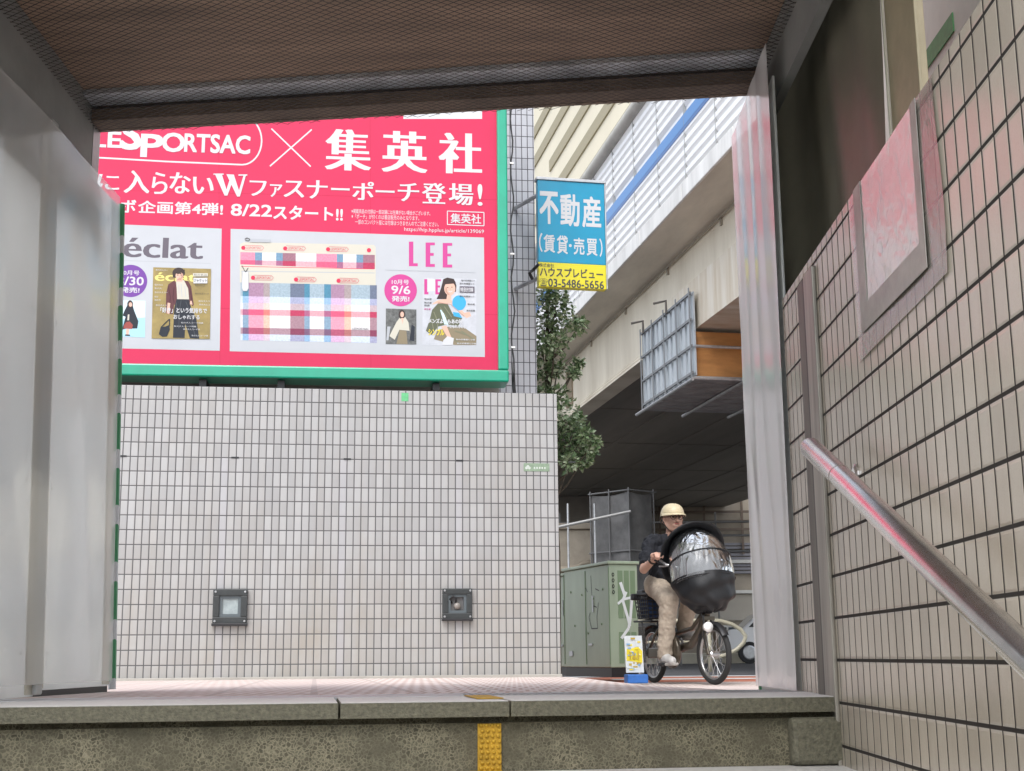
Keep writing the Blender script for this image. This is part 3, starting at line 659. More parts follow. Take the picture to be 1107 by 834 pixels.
iR = BBf.at(538, 250)[0]; oR = BBf.at(549.5, 300)[0]; iB = BBf.at(540, 400)[1]; oB = BBf.at(549, 413)[1]; XL = -4.6; ZT = 5.3
mb = MB()   # mitred frame: inner edge stands back from the outer
def bar(a, b):
    mb.box(a, b)
mb.box((XL, -.05, oB), (oR, .2, iB)); mb.box((iR, -.05, iB + .0005), (oR, .2, ZT)); mb.box((XL - .1, -.05, oB), (XL - .0005, .2, ZT)); mb.box((XL - .1, -.05, ZT + .0005), (oR, .2, ZT + .12))
mb.build('frame', M['green_frame'], t, bevel=.012)
mb = MB(); mb.box((XL, .1, oB + .01), (iR + .02, .25, ZT - .01)); mb.build('backing', M['galv'], t)
mb = MB(); mb.box((XL, -.012, iB), (iR, .0, ZT)); poster = mb.build('poster', K['pink'], t)
mb = MB()
for u in (215, 300, 468):
    a = BB.at(u, 412)[0]; mb.box((a, .02, oB - .06), (a + .05, .35, oB - .002))
mb.build('bracket', M['black'], t)
# printed matter: (material, shapes) as thin sheets in front of the poster
def P(*pp): return [BB.at(u, v) for u, v in pp]
class Print:
    def __init__(s, name, mats, base): s.mb = MB(); s.n = name; s.k = list(mats); s.b = base; s.i = 0
    def _y(s): s.i += 1; return s.b - .00006 * s.i
    def mi(s, k):
        if k not in s.k: s.k.append(k)
        return s.k.index(k)
    def poly(s, k, *pp):
        y = s.b - .00006 * (s.i + .5) if k.startswith('wv_') else s._y()
        s.mb.flat(P(*pp), y, s.mi(k)); return s
    def quad(s, k, u0, v0, u1, v1): return s.poly(k, (u0, v1), (u1, v1), (u1, v0), (u0, v0))
    def disc(s, k, u, v, r, rv=None, n=40):
        rv = rv or r; return s.poly(k, *[(u + r * math.cos(-2 * math.pi * i / n), v - rv * math.sin(-2 * math.pi * i / n) * -1) for i in range(n)][::1])
    def line(s, k, pts, w):
        for (a, b), (c, d) in zip(pts, pts[1:]):
            L = math.hypot(c - a, d - b) or 1; nx, ny = -(d - b) / L * w / 2, (c - a) / L * w / 2
            s.poly(k, (a + nx, b + ny), (c + nx, d + ny), (c - nx, d - ny), (a - nx, b - ny))
        return s
    def text(s, k, st, box, bold=0, smear=0): lettering(s.mb, BB, st, box, s._y(), bold, smear, s.mi(k)); s.i += 2; return s
    def done(s): return s.mb.build(s.n, [K[k] for k in s.k], poster)
B0 = -.0125
# headline
p = Print('sheet_seam', ['seam'], B0 + .0003)
for ln in ([(236.5, 125), (238, 405)], [(400, 120), (401, 405)], [(60, 205), (538, 217)], [(60, 330), (538, 341)]): p.line('seam', ln, .35)
p.done()
p = Print('logo_lettering', ['white'], B0)
arc = [(60, 167.5)] + [(262 + 0 * i, 179) for i in range(1)]
rr_ = [(262 + 21 * math.sin(a), 153 + 26 * math.cos(a)) for a in [math.pi * i / 16 for i in range(17)]]
rr_ = [(u - (u - 262) * .0, v) for u, v in rr_]
p.line('white', [(60, 168.5), (110, 171.5), (180, 175.5)] + rr_ + [(180, 122)], 1.7)
p.text('white', 'LE', (101, 142.5, 131, 161), .03); p.text('white', 'S', (131, 129, 153, 163.5), .03); p.text('white', 'P', (153, 145.5, 176, 171.5), .03)
p.text('white', 'O', (176, 144, 199.5, 166), .03); p.text('white', 'RTSAC', (200, 145, 270.5, 168), .03)
p.done(); p = Print('cross_mark', ['white'], B0)
p.line('white', [(293.5, 140), (336, 181)], 1.5).line('white', [(337, 141), (292, 180.5)], 1.5)
p.done(); p = Print('white_band', ['white'], B0); p.quad('white', 436, 96, 521, 129.5)
p.done()
p = Print('title_lettering', ['white'], B0)
p.text('white', '集', (352, 140, 401, 186), -.004, .09).text('white', '英', (413, 142, 462, 188), -.004, .09).text('white', '社', (474, 144, 521, 189.5), -.004, .09); p.done()
p = Print('headline_lettering', ['white'], B0)
p.text('white', '気', (78, 180, 103, 206), 0, .05)
for ch, bx in (('に', (106, 189, 129, 207)), ('入', (135, 185, 161.5, 210)), ('ら', (165, 187, 181, 211)), ('な', (184, 187, 206, 210.5)), ('い', (209, 192, 231, 211)), ('フ', (270, 196, 288, 213)), ('ァ', (292, 200, 305, 214)), ('ス', (307, 196, 329, 214.5)),
               ('ナ', (332, 195.5, 354, 216)), ('ー', (358, 204, 378, 207)), ('ポ', (381, 197, 404, 217.5)), ('ー', (406, 206.5, 426.5, 209.5)), ('チ', (430, 198.5, 453, 219)), ('登', (456, 198.5, 482, 221.5)), ('場', (485, 199, 511.5, 223)), ('!', (516, 200, 521.5, 223.5))):
    p.text('white', ch, bx, .004, .06)
p.poly('white', (232.5, 189), (240, 189.3), (245, 206), (249.5, 192), (253.5, 192.3), (246, 212.5), (243, 212.5))     # W, thick and thin strokes
p.poly('white', (245, 189.4), (253, 189.8), (258.5, 207), (263.5, 190.5), (266, 190.6), (259.5, 213.5), (256.5, 213.5))
p.quad('white', 231, 188.7, 242, 190).quad('white', 258, 189.6, 267.5, 191)
p.done()
p = Print('subtitle_lettering', ['white'], B0)
p.text('white', 'ボ', (131, 216.5, 147, 231), .03).text('white', '企画第4弾!', (150, 217.5, 241, 234), .025).text('white', '8/22', (250, 221, 294, 235.5), .022).text('white', 'スタート!!', (296, 222.5, 370.5, 240), .03)
p.text('white', 'ラ', (105, 215.5, 121, 230), .03); p.done()
p = Print('small_lettering', ['white'], B0)
p.text('white', '※掲載商品の付録は一部店舗には在庫がない場合がございます。', (380, 226.5, 465, 234)).text('white', '※「ポーチ」が付くのは書店販売のみとなります。', (380, 232, 453, 239.3)).text('white', '一部のコンパクト版には付録はつきませんのでご注意ください。', (384, 238, 474, 246))
p.text('white', 'https://hip.hpplus.jp/article/139069', (437, 246.5, 523, 254.2))
p.line('white', [(483.5, 229), (523, 230.5), (523, 245), (483.5, 243.5), (483.5, 229)], .9); p.text('white', '集英社', (487, 231.5, 520, 243), .015); p.done()
# left magazine panel
p = Print('magazine_panel', ['paper'], B0)
p.poly('paper', (50, 375.5), (237.7, 379.8), (239.8, 248), (50, 240)); p.poly('line', (50, 280), (228, 286), (228, 285.2), (50, 279.2))
p.text('grey', 'éclat', (133.5, 256.5, 219.5, 281), -.004, .14)
p.disc('purple', 141.5, 304.5, 18, 17.5)
p.text('white', '10月号', (131.5, 293, 151, 298.5), .02).text('white', '8/30', (127, 299.5, 155.5, 309.5), .02).text('white', '発売!', (130.5, 311, 151, 317.5), .03)
p.poly('sky2', (118, 364), (157, 365.5), (157.5, 326), (118, 325)).poly('sky', (118, 364), (157, 365.5), (157.3, 344), (118, 347))
Zc = lambda pts: [(100 + x / 7.907, 280 + y / 7.907) for x, y in pts]
p.poly('navy', *Zc([(255, 610), (300, 600), (385, 600), (395, 540), (360, 450), (345, 400), (300, 400), (275, 450), (260, 490), (285, 500)]))
p.disc('hair', 141, 329.5, 3.2, 4).disc('skin', 141.4, 330, 1.8, 2.4)
p.poly('bag', *Zc([(268, 600), (340, 605), (348, 570), (320, 540), (290, 545), (272, 570)])).poly('skin', *Zc([(290, 660), (310, 660), (318, 605), (290, 605)])).poly('navy', *Zc([(280, 662), (325, 664), (322, 652), (284, 650)]))
p.poly('cream', *Zc([(225, 660), (262, 640), (255, 625), (225, 650)])).poly('cream', *Zc([(300, 530), (315, 530), (318, 480), (305, 480)]))
p.done()
p = Print('magazine_cover', ['gold'], B0 - .004)
p.poly('gold', *Zc([(508, 686), (1005, 690), (1015, 92), (522, 78)]))
p.text('goldlight', 'éclat', (168, 295, 212, 305.5), 0, .12)
p.poly('maroon', *Zc([(630, 470), (690, 480), (700, 400), (740, 380), (740, 230), (700, 190), (650, 225), (632, 300)])).poly('maroon', *Zc([(860, 415), (868, 395), (845, 240), (820, 195), (780, 188), (815, 270), (830, 370)]))
p.poly('navy', *Zc([(690, 680), (790, 682), (795, 560), (835, 684), (915, 688), (890, 520), (845, 420), (825, 350), (722, 348), (700, 430)]))
p.poly('cream', *Zc([(726, 350), (828, 352), (820, 260), (785, 190), (715, 190), (722, 260)]))
p.poly('skin', *Zc([(718, 200), (770, 205), (775, 175), (720, 170)])).disc('hair', 193.5, 296, 6.8, 5.8).poly('hair', *Zc([(688, 165), (720, 170), (720, 120), (690, 120)])).disc('skin', 194.3, 299, 4.2, 4.6)
p.poly('hair', *Zc([(712, 132), (785, 138), (792, 100), (740, 86), (700, 105)]))
for e in ((192.6, 298.4), (196.2, 298.6)): p.disc('hair', e[0], e[1], .75, .5, 8).line('hair', [(e[0] - 1, e[1] - 1.2), (e[0] + 1, e[1] - 1.2)], .4)
p.poly('shade', (195.8, 295.5), (198.2, 297), (198, 301), (195.5, 303.2), (196.4, 299.5)); p.line('shade', [(194.6, 298.6), (194.9, 300.4)], .35); p.line('lipc', [(193.4, 301.7), (195.8, 301.8)], .5); p.poly('shade', *Zc([(722, 188), (768, 190), (760, 178), (735, 176)]))
for q in ([(650, 240), (668, 330), (660, 400)], [(700, 250), (690, 330), (700, 380)], [(835, 260), (848, 330), (850, 380)]): p.line('fold2', Zc(q), .6)
for q in ([(760, 360), (745, 460), (740, 600)], [(800, 370), (840, 470), (870, 600)], [(720, 380), (715, 520)], [(850, 560), (880, 660)]): p.line('fold', Zc(q), .7)
for q in ([(760, 220), (768, 330)], [(790, 240), (800, 330)], [(740, 230), (742, 300)]): p.line('paper', Zc(q), .6)
p.poly('skin', *Zc([(636, 470), (660, 480), (668, 385), (645, 380)])).poly('skin', *Zc([(835, 395), (858, 398), (850, 365), (838, 365)]))
p.poly('navy', *Zc([(570, 650), (600, 672), (640, 668), (664, 610), (660, 570), (625, 585), (585, 590)])).line('navy', Zc([(590, 590), (640, 540), (662, 520), (660, 580)]), 1.1)
p.text('white', '「好き」という気持ちで', (174, 333, 224, 340), .03).text('white', 'おしゃれする', (188, 341, 216, 346.5), .02)
for (x, y, w_) in ((535, 220, 70), (535, 250, 60), (535, 285, 110), (535, 322, 30), (535, 350, 50), (545, 395, 90), (880, 295, 120), (910, 360, 95), (915, 390, 90), (700, 575, 190), (760, 545, 190), (780, 600, 140), (850, 655, 140), (545, 95, 100), (880, 225, 80)):
    a = Zc([(x, y)])[0]; p.text('white' if x != 880 else 'ink', '秋の大人コーデ特集'[:max(3, w_ // 16)], (a[0], a[1], a[0] + w_ / 7.907, a[1] + 2.2))
p.quad('cream', 209, 296.5, 225, 300).quad('white', 209.5, 301.5, 224.5, 307.5); p.text('ink', '秋の名品', (210, 297, 224, 299.6)).text('ink', 'ジャケット', (210, 302.5, 224, 306.6), .02)
p.done()
# right panel: pouch, LEE
p = Print('pouch_panel', ['paper'], B0)
p.poly('paper', (248.5, 380.4), (524, 386.6), (523, 257.6), (249.5, 248.3)); p.done()
def blend(a, b, k): return tuple(x * (1 - k) + y * k for x, y in zip(a, b))
ppx = lambda x, y: (250 + x / 6.418, 250 + y / 6.418)
W_ = {'p': (.80, .16, .28), 'w': (.72, .70, .72), 'b': (.05, .2, .34), 'm': (.22, .04, .09), 'o': (.80, .38, .24), 'v': (.34, .14, .36), 'r': (.62, .03, .10), 'lb': (.42, .58, .8), 't': (.07, .23, .32), 'dk': (.09, .08, .13)}
cols = [(66, 80, 'w'), (80, 122, 'b'), (122, 225, 'p'), (225, 268, 'o'), (268, 410, 'w'), (410, 508, 'm'), (508, 545, 'b'), (545, 645, 'w'), (645, 692, 'b'), (692, 785, 'p'), (785, 832, 'o'), (832, 962, 'w'), (962, 1010, 'm')]
rows = [(360, 455, 't', .62), (455, 500, 'lb', .6), (500, 545, 'w', .5), (545, 585, 'r', .55), (585, 672, 'w', .25), (672, 716, 'm', .7), (716, 760, 'lb', .55)]
p = Print('pouch_picture', ['cream'], B0 - .0004)
def sk(x, y): return ppx(x, y + (x - 66) * .021)
p.poly('cream', *[sk(*q) for q in ((60, 245), (60, 95), (90, 80), (990, 80), (1002, 95), (1002, 360), (60, 360))])
for (x0, x1, c) in [(64, 165, 'p'), (165, 215, 'b'), (215, 312, 'w'), (312, 358, 'b'), (358, 448, 'm'), (448, 590, 'w'), (590, 732, 'p'), (732, 776, 'b'), (776, 868, 'w'), (868, 915, 'b'), (915, 996, 'm')]:
    for (y0, y1, c2, k2) in ((150, 205, 'w', .15), (205, 248, 'r', .5)):
        key = f'wv_{c}_{c2}_{int(k2 * 100)}'
        if key not in K: K[key] = mat('weave_' + key, blend(W_[c], W_[c2], k2), .7, var=.22, scale=70)
        p.poly(key, sk(x0, y1), sk(x1, y1), sk(x1, y0), sk(x0, y0))
p.poly('cream', *[sk(*q) for q in ((62, 360), (1000, 360), (1000, 250), (62, 235))]).line('line', [sk(70, 282), sk(995, 275)], .9).line('red', [sk(70, 249), sk(990, 248)], .6)
for (x0, x1, c) in cols:
    for (y0, y1, c2, k2) in rows:
        key = f'wv_{c}_{c2}_{int(k2 * 100)}'
        if key not in K: K[key] = mat('weave_' + key, blend(W_[c], W_[c2], k2), .7, var=.22, scale=70)
        p.poly(key, sk(x0, y1), sk(x1, y1), sk(x1, y0), sk(x0, y0))
for (x, y) in ((85, 120), (375, 118), (672, 118), (955, 118), (152, 326), (450, 332), (745, 334)):
    a = sk(x, y); p.disc('red', a[0], a[1], 2.3, 2.3, 14)
    if x < 900:
        p.line('red', [(a[0] + 1, a[1] - 2.8), (a[0] + 20, a[1] - 2.2), (a[0] + 22, a[1]), (a[0] + 20, a[1] + 2.6), (a[0] + 1, a[1] + 2.4)], .35); p.text('red', 'LESPORTSAC', (a[0] + 3.2, a[1] - 1.5, a[0] + 19.5, a[1] + 1.6))
p.line('ink', [ppx(95, 62), ppx(110, 52), ppx(132, 62), ppx(120, 74), ppx(98, 68)], .8).poly('line', *[ppx(*q) for q in ((130, 82), (272, 84), (275, 64), (132, 60))])
p.poly('white', *[ppx(*q) for q in ((75, 400), (85, 420), (110, 420), (120, 400), (118, 290), (80, 285))]).line('ink', [ppx(75, 245), ppx(100, 290), ppx(118, 260)], .7).line('line', [ppx(76, 285), ppx(75, 400), ppx(85, 420), ppx(110, 420), ppx(121, 400), ppx(119, 290)], .5)
p.text('ink', 'LESPORTSAC', (381, 355, 399, 357.5)); p.done()
p = Print('magazine_panel', ['mag'], B0 - .0004)
def LL(u0, v0, u1, v1, kind):
    w_ = u1 - u0
    p.quad('mag', u0, v0, u0 + w_ * .5, v1)
    p.quad('mag', u0 + w_ * .4, v1 - 3.2, u1, v1)
    if kind == 'E': p.quad('mag', u0 + w_ * .4, v0, u1, v0 + 3).quad('mag', u0 + w_ * .4, (v0 + v1) / 2 - 1.8, u1 - 1.2, (v0 + v1) / 2 + 1.2)
LL(442, 262, 451.5, 288.6, 'L'); LL(460, 263, 470, 289.3, 'E'); LL(478.5, 263.5, 488.7, 290, 'E')
p.line('line', [(416, 292.5), (514, 295.5)], .7)
p.disc('mag', 433, 314.6, 17.6, 17.3); p.text('white', '10月号', (423.5, 303, 442, 308.5), .02).text('white', '9/6', (423, 309.5, 443.5, 319), .02).text('white', '発売!', (423.5, 320.5, 442.5, 327), .03)
Zl = lambda pts: [(405 + x / 8.776, 290 + y / 8.776) for x, y in pts]
p.poly('bwgrey', *Zl([(104, 725), (395, 730), (395, 398), (106, 388)]))
p.poly('cream', *Zl([(140, 650), (190, 685), (235, 590), (330, 600), (320, 520), (290, 470), (235, 480), (205, 520)])).poly('khaki', *Zl([(205, 725), (312, 727), (300, 600), (238, 590)])).disc('hair', 405 + 258 / 8.776, 290 + 445 / 8.776, 3.6, 5).disc('skin', 405 + 260 / 8.776, 290 + 445 / 8.776, 2, 3).poly('skin', *Zl([(250, 480), (275, 480), (265, 540)]))
p.poly('navy', *Zl([(330, 690), (375, 700), (380, 560), (350, 540)])).poly('line', *Zl([(110, 690), (130, 690), (150, 560), (120, 560)]))
p.done()
p = Print('magazine_cover', ['cover'], B0 - .0004)
p.poly('cover', *Zl([(452, 735), (960, 742), (965, 108), (455, 96)]))
for q in ([(470, 255), (510, 255), (510, 232), (498, 232), (498, 110), (470, 110)], [(575, 255), (628, 255), (628, 235), (598, 235), (598, 190), (620, 190), (620, 170), (598, 170), (598, 130), (628, 130), (628, 112), (575, 112)]): p.poly('mag', *Zl(q))
p.poly('white', *Zl([(500, 225), (570, 225), (570, 110), (500, 108)]))
p.poly('khaki', *Zl([(560, 680), (760, 735), (962, 735), (965, 650), (850, 570), (700, 560), (590, 600)])).poly('olive', *Zl([(485, 600), (540, 640), (600, 560), (690, 540), (790, 560), (830, 480), (740, 440), (690, 340), (600, 340), (545, 400), (520, 500)]))
p.poly('sky2', *Zl([(620, 400), (640, 400), (700, 540), (660, 540)])).poly('skin', *Zl([(545, 350), (590, 340), (720, 340), (870, 480), (915, 460), (900, 420), (850, 430), (760, 330), (700, 290), (600, 310), (550, 340)]))
p.disc('cyan', 405 + 800 / 8.776, 290 + 335 / 8.776, 7.5, 8.2).poly('cyan', *Zl([(750, 460), (830, 480), (800, 430), (740, 420)]))
p.poly('hair', *Zl([(585, 300), (680, 300), (700, 240), (770, 230), (775, 170), (750, 110), (690, 95), (650, 110), (630, 190), (610, 250)])).disc('skin', 405 + 712 / 8.776, 290 + 200 / 8.776, 6.0, 7.3).poly('skin', *Zl([(680, 300), (725, 300), (725, 250), (690, 240)]))
p.poly('hair', *Zl([(655, 190), (665, 160), (770, 150), (750, 108), (690, 96), (650, 120)])).line('white', Zl([(700, 222), (715, 232), (735, 224)]), .8)
for e in ((692, 190), (732, 186)): q = Zl([e])[0]; p.disc('hair', q[0], q[1], .8, .45, 8)
p.poly('shade', *Zl([(672, 180), (668, 225), (690, 255), (712, 262), (688, 230), (682, 190)]))
p.line('shade', Zl([(714, 196), (718, 212)]), .4).line('shade', Zl([(600, 330), (720, 350), (850, 465)]), .7)
for q in ([(560, 420), (600, 520), (590, 600)], [(620, 380), (690, 480)], [(660, 370), (730, 470)], [(760, 600), (880, 640)], [(700, 640), (800, 720)], [(820, 600), (940, 680)], [(540, 500), (560, 600)]): p.line('fold3', Zl(q), 1.0)
p.poly('skin', *Zl([(630, 560), (700, 680), (730, 670), (680, 550)])).poly('white', *Zl([(640, 735), (740, 735), (750, 670), (690, 650), (650, 690)]))
p.text('white', 'メンズよりもあの秋', (463, 345, 500, 351), .04).text('white', 'こなれてくる', (486, 351.5, 503, 356), .03).text('yel', 'シンプル', (463, 356, 480, 363.5), .04)
for (x, y, w_, k) in ((805, 145, 140, 'ink'), (470, 290, 70, 'ink'), (470, 325, 70, 'ink'), (470, 350, 50, 'ink'), (470, 385, 60, 'mag'), (880, 340, 70, 'ink'), (870, 400, 80, 'ink'), (805, 265, 140, 'ink'), (770, 675, 180, 'white'), (780, 712, 180, 'white'), (820, 115, 130, 'ink')):
    a = Zl([(x, y)])[0]; p.text(k, '秋の定番服と小物'[:max(3, w_ // 18)], (a[0], a[1], a[0] + w_ / 8.776, a[1] + 2.1), .02)
p.poly('grey', *Zl([(805, 235), (945, 240), (945, 182), (805, 178)])); p.text('white', '特別付録', (497.5, 311.5, 511.5, 316.5), .02)
p.done()
# cable down the right edge of the billboard
o = BB.o + BB.x * (oR + .02) + BB.n * (-.02); t2 = thing('cable', 'thin black cable tied down the billboard edge beside the tiled building', 'cable', (o.x, o.y, oB - .1), BB.a)
mb = MB(); rnd = random.Random(4)
mb.tube([(.012 + .008 * rnd.random() + .01 * math.sin(i * 1.3), 0, .1 + i * .09) for i in range(36)], .006, 6); mb.tube([(.012, 0, .25), (.03, .05, .0), (.06, .12, -.2)], .012, 6); mb.build('wire', M['black'], t2, smooth=True)
mb = MB()
for i in (2, 6, 10, 14, 18): mb.box((-.0, -.012, i * .18), (.03, .012, i * .18 + .012))
mb.build('cable_tie', M['white_paint'], t2)
# ================================================================ PROJECTING SIGN
o = at_y(578, 250, 10.35); SG = Frame(o.x, o.y, 11.5)
t = thing('projecting_sign', 'blue and yellow estate agent sign box projecting from the tiled building corner', 'sign', SG.o, SG.a)
a = SG.at(580, 196); b = SG.at(654.5, 316); c = SG.at(580.5, 285); X0, X1 = a[0], b[0]; Zt, Zb = a[1], SG.at(581, 311)[1]; Zm = SG.at(581, 284.5)[1]
sb = mat('sign_blue', (.003, .27, .45), .3, var=.05, scale=6, coat=.4); sy = mat('sign_yellow', (.70, .62, .02), .3, var=.05, scale=6, coat=.4)
mb = MB(); mb.box((X0, -.035, Zm), (X1, .035, Zt)); f1 = mb.build('blue_panel', sb, t, bevel=.004)
mb = MB(); mb.box((X0, -.035, Zb), (X1, .035, Zm - .0005)); f2 = mb.build('yellow_panel', sy, t, bevel=.004)
mb = MB(); mb.box((X0 - .01, -.045, Zt + .001), (X1 + .015, .045, Zt + .025)); mb.box((X1 + .001, -.04, Zb), (X1 + .012, .04, Zt)); mb.build('casing', M['galv'], t, bevel=.003)
mb = MB(); mb.tube([(X0 + .03, .03, Zb + .1), (X0 - .1, .42, Zb + .1)], .018, 8); mb.tube([(X0 + .03, .03, Zt - .1), (X0 - .1, .42, Zt - .1)], .018, 8); mb.build('bracket', M['galv'], t)
mb = MB(); mb.tube([(-.03, -.03, Zb + .06), (-.06, -.06, Zb + .10), (-.02, -.02, Zb + .14), (.01, -.08, Zb + .17)], .014, 6); mb.build('cable', M['black'], t)
SGf = Frame((SG.o - SG.n * .036).x, (SG.o - SG.n * .036).y, 11.5)
mb = MB(); SL = lambda s, bx, bold: lettering(mb, SGf, s, bx, -.0362, bold)
SL('不', (583, 206.5, 604, 243), .035); SL('動', (605.5, 209.5, 627, 245.5), .03); SL('産', (629, 212, 650, 247), .03)
SL('（', (582.5, 252, 586.5, 272.5), .02); SL('賃', (587.5, 253.5, 600, 273.5), .022); SL('貸', (602, 254.5, 614, 275), .022); SL('・', (615, 264, 618, 267.5), .03); SL('売', (620, 257, 632, 276), .022); SL('買', (634, 258, 646, 277), .022); SL('）', (648, 258, 651.5, 278), .02)
mb.build('lettering', K['white'], f1)
mb = MB()
SL('株式会社', (583, 284.5, 599, 289.5), .01); mb.build('lettering', K['ink'], f2); mb = MB(); SL('ハウスプレビュー', (583.5, 288.6, 652, 302), .03); mb.build('lettering', K['ink'], f2); mb = MB(); SL('☎', (583, 301, 592, 310), .0); mb.build('telephone_mark', K['ink'], f2); mb = MB(); SL('03-5486-5656', (592.5, 301.2, 653, 313), .022)
mb.build('lettering', K['ink'], f2)
# ================================================================ VIADUCT
VF = Frame(0, 0, 10.8)
t = thing('viaduct', 'elevated expressway with white ribbed barrier, blue stripe and beige girder', 'viaduct', VF.o, VF.a)
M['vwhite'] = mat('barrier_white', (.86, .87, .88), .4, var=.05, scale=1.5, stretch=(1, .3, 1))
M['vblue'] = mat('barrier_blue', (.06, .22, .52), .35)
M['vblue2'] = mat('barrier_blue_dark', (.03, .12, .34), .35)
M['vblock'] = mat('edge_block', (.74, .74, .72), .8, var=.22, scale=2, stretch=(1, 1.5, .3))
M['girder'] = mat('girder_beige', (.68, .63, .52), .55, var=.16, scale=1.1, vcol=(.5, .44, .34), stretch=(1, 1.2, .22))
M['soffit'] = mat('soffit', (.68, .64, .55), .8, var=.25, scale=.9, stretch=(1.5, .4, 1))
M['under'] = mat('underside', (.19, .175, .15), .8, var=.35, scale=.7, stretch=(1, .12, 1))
LF, LG, T0, T1 = 5.4, 6.0, -4, 62
mb = MB(); mb.box((LG, T0, 4.9), (LG + .25, T1, 5.9))
for z in (4.72, 4.80, 4.875): mb.box((LG - .10 + (z - 4.72) * .5, T0, z), (LG + .25, T1, z + .04))
mb.box((LG + .02, T0, 4.726), (LG + .24, T1, 4.895)); mb.build('girder', M['girder'], t)
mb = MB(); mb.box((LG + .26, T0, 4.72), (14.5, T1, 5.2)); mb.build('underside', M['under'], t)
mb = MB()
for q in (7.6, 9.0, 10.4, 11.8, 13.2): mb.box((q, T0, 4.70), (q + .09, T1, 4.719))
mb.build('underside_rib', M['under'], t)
mb = MB()
for q in range(8, 60, 4): mb.box((LG + .3, q, 4.708), (14.4, q + .03, 4.7185))
mb.build('formwork_joint', mat('joint_dark', (.15, .138, .118), .8), t)
mb = MB(); mb.prism([(LF + .002, T0, 6.02), (LG + .3, T0, 5.905), (14.5, T0, 5.905), (14.5, T0, 6.3), (LF + .002, T0, 6.3)], (0, T1 - T0, 0)); mb.build('deck_slab', M['soffit'], t, fix=True)
mb = MB(); y = T0
while y < T1: mb.box((LF - .04, y, 6.015), (LF, y + 1.985, 6.25)); y += 2
mb.build('edge_blocks', M['vblock'], t, bevel=.01)
mb = MB(); mb.box((LF + .01, T0, 6.25), (LF + .12, T1, 8.05)); mb.build('barrier_wall', M['vwhite'], t)
mb = MB(); z = 6.26
while z < 8.0:
    if not 6.88 < z < 7.13: mb.prism([(LF + .01, T0, z), (LF - .03, T0, z + .062), (LF - .03, T0, z + .125), (LF + .01, T0, z + .136)], (0, T1 - T0, 0))
    z += .142
mb.build('barrier_ribs', M['vwhite'], t, fix=True)
mb = MB(); mb.box((LF - .036, T0, 6.99), (LF + .009, T1, 7.15)); mb.build('blue_stripe', M['vblue'], t)
mb = MB(); mb.box((LF - .037, T0, 6.93), (LF + .009, T1, 6.985)); mb.build('blue_stripe', M['vblue2'], t, label='darker blue lower stripe')
mb = MB(); y = T0 + .6
while y < T1: mb.box((LF - .036, y, 6.255), (LF + .009, y + .012, 8.05)); y += 1.2
mb.build('joint_strips', mat('joint_grey', (.3, .31, .31), .5), t)
t_ = M['galv']
mb = MB(); mb.tube([(LF - .04, T0, 8.16), (LF - .04, T1, 8.16)], .11, 16); mb.build('top_pipe', mat('pipe_grey', (.42, .41, .38), .6, var=.2, scale=3), t, smooth=True)
mb = MB(); y = T0 + 1
while y < T1: mb.box((LG - .03, y, 5.78), (LG, y + .05, 5.9)); mb.tube([(LG - .04, y, 5.88), (LG - .04, y + 2.4, 5.88)], .012, 6); y += 2.4
mb.build('hangers', mat('hanger', (.3, .27, .22), .6), t)
mb = MB(); mb.box((LG - .12, T0, 4.56), (LG + .0, 18.2, 5.28)); mb.box((LG + .0, T0, 4.56), (LG + 3, 18.2, 4.72)); mb.build('girder', mat('girder_white', (.66, .63, .56), .6, var=.15, scale=1.2, stretch=(1, 4, .4), vcol=(.5, .42, .3)), t, label='whiter box section of the girder with rust streaks')
mb = MB(); mb.box((LG - .03, 25, 4.98), (LG - .002, 25.5, 5.75)); mb.build('joint_strips', mat('rust_strip', (.24, .19, .13), .7), t)
mb = MB()
for yy in (-3.0, 58): mb.box((7.5, yy, -.3), (12.5, yy + 1.6, 4.74))
mb.build('pier', M['concrete'], t)
# ---- hanging work platform
t = thing('work_platform', 'suspended steel work platform with corrugated screen under the viaduct girder', 'platform', VF.o, VF.a)
px0, px1, ty0, ty1 = 5.80, 8.6, 16.95, 19.4
zb0, zt0 = 3.86, 5.05
mb = MB(); ribs = 22
scr = mat('screen_sheet', (.47, .51, .54), .45, .4, var=.15, scale=2)
for i in range(ribs):
    a = ty0 + (ty1 - ty0) * i / ribs; b = ty0 + (ty1 - ty0) * (i + 1) / ribs; d = .025 if i % 2 else 0
    mb.box((px0 - d, a, zb0), (px0 + .02, b - .002, zt0))
mb.build('screen', scr, t)
mb = MB()
for k in range(4): mb.box((px0 - .05, ty0, zb0 + .02 + k * (zt0 - zb0 - .06) / 3), (px0 - .027, ty1, zb0 + .055 + k * (zt0 - zb0 - .06) / 3))
for k in range(5): mb.box((px0 - .06, ty0 + k * (ty1 - ty0 - .04) / 4, zb0 - .05), (px0 - .052, ty0 + .04 + k * (ty1 - ty0 - .04) / 4, zt0 + .05))
mb.build('screen_frame', mat('frame_grey', (.22, .23, .24), .5, .5), t)
mb = MB()
for k in range(9): mb.box((px0 - .02, ty0 + k * (ty1 - ty0) / 9 + .01, zb0 - .06), (px1, ty0 + (k + 1) * (ty1 - ty0) / 9 - .04, zb0 - .01))
mb.build('floor_planks', mat('plank_grey', (.3, .3, .3), .7, var=.3, scale=4), t)
mb = MB()
for k in range(4): mb.tube([(px0 - .1 + k * .75, ty0 - .15, zb0 - .09), (px0 - .1 + k * .75, ty1 + .15, zb0 - .09)], .024, 8)
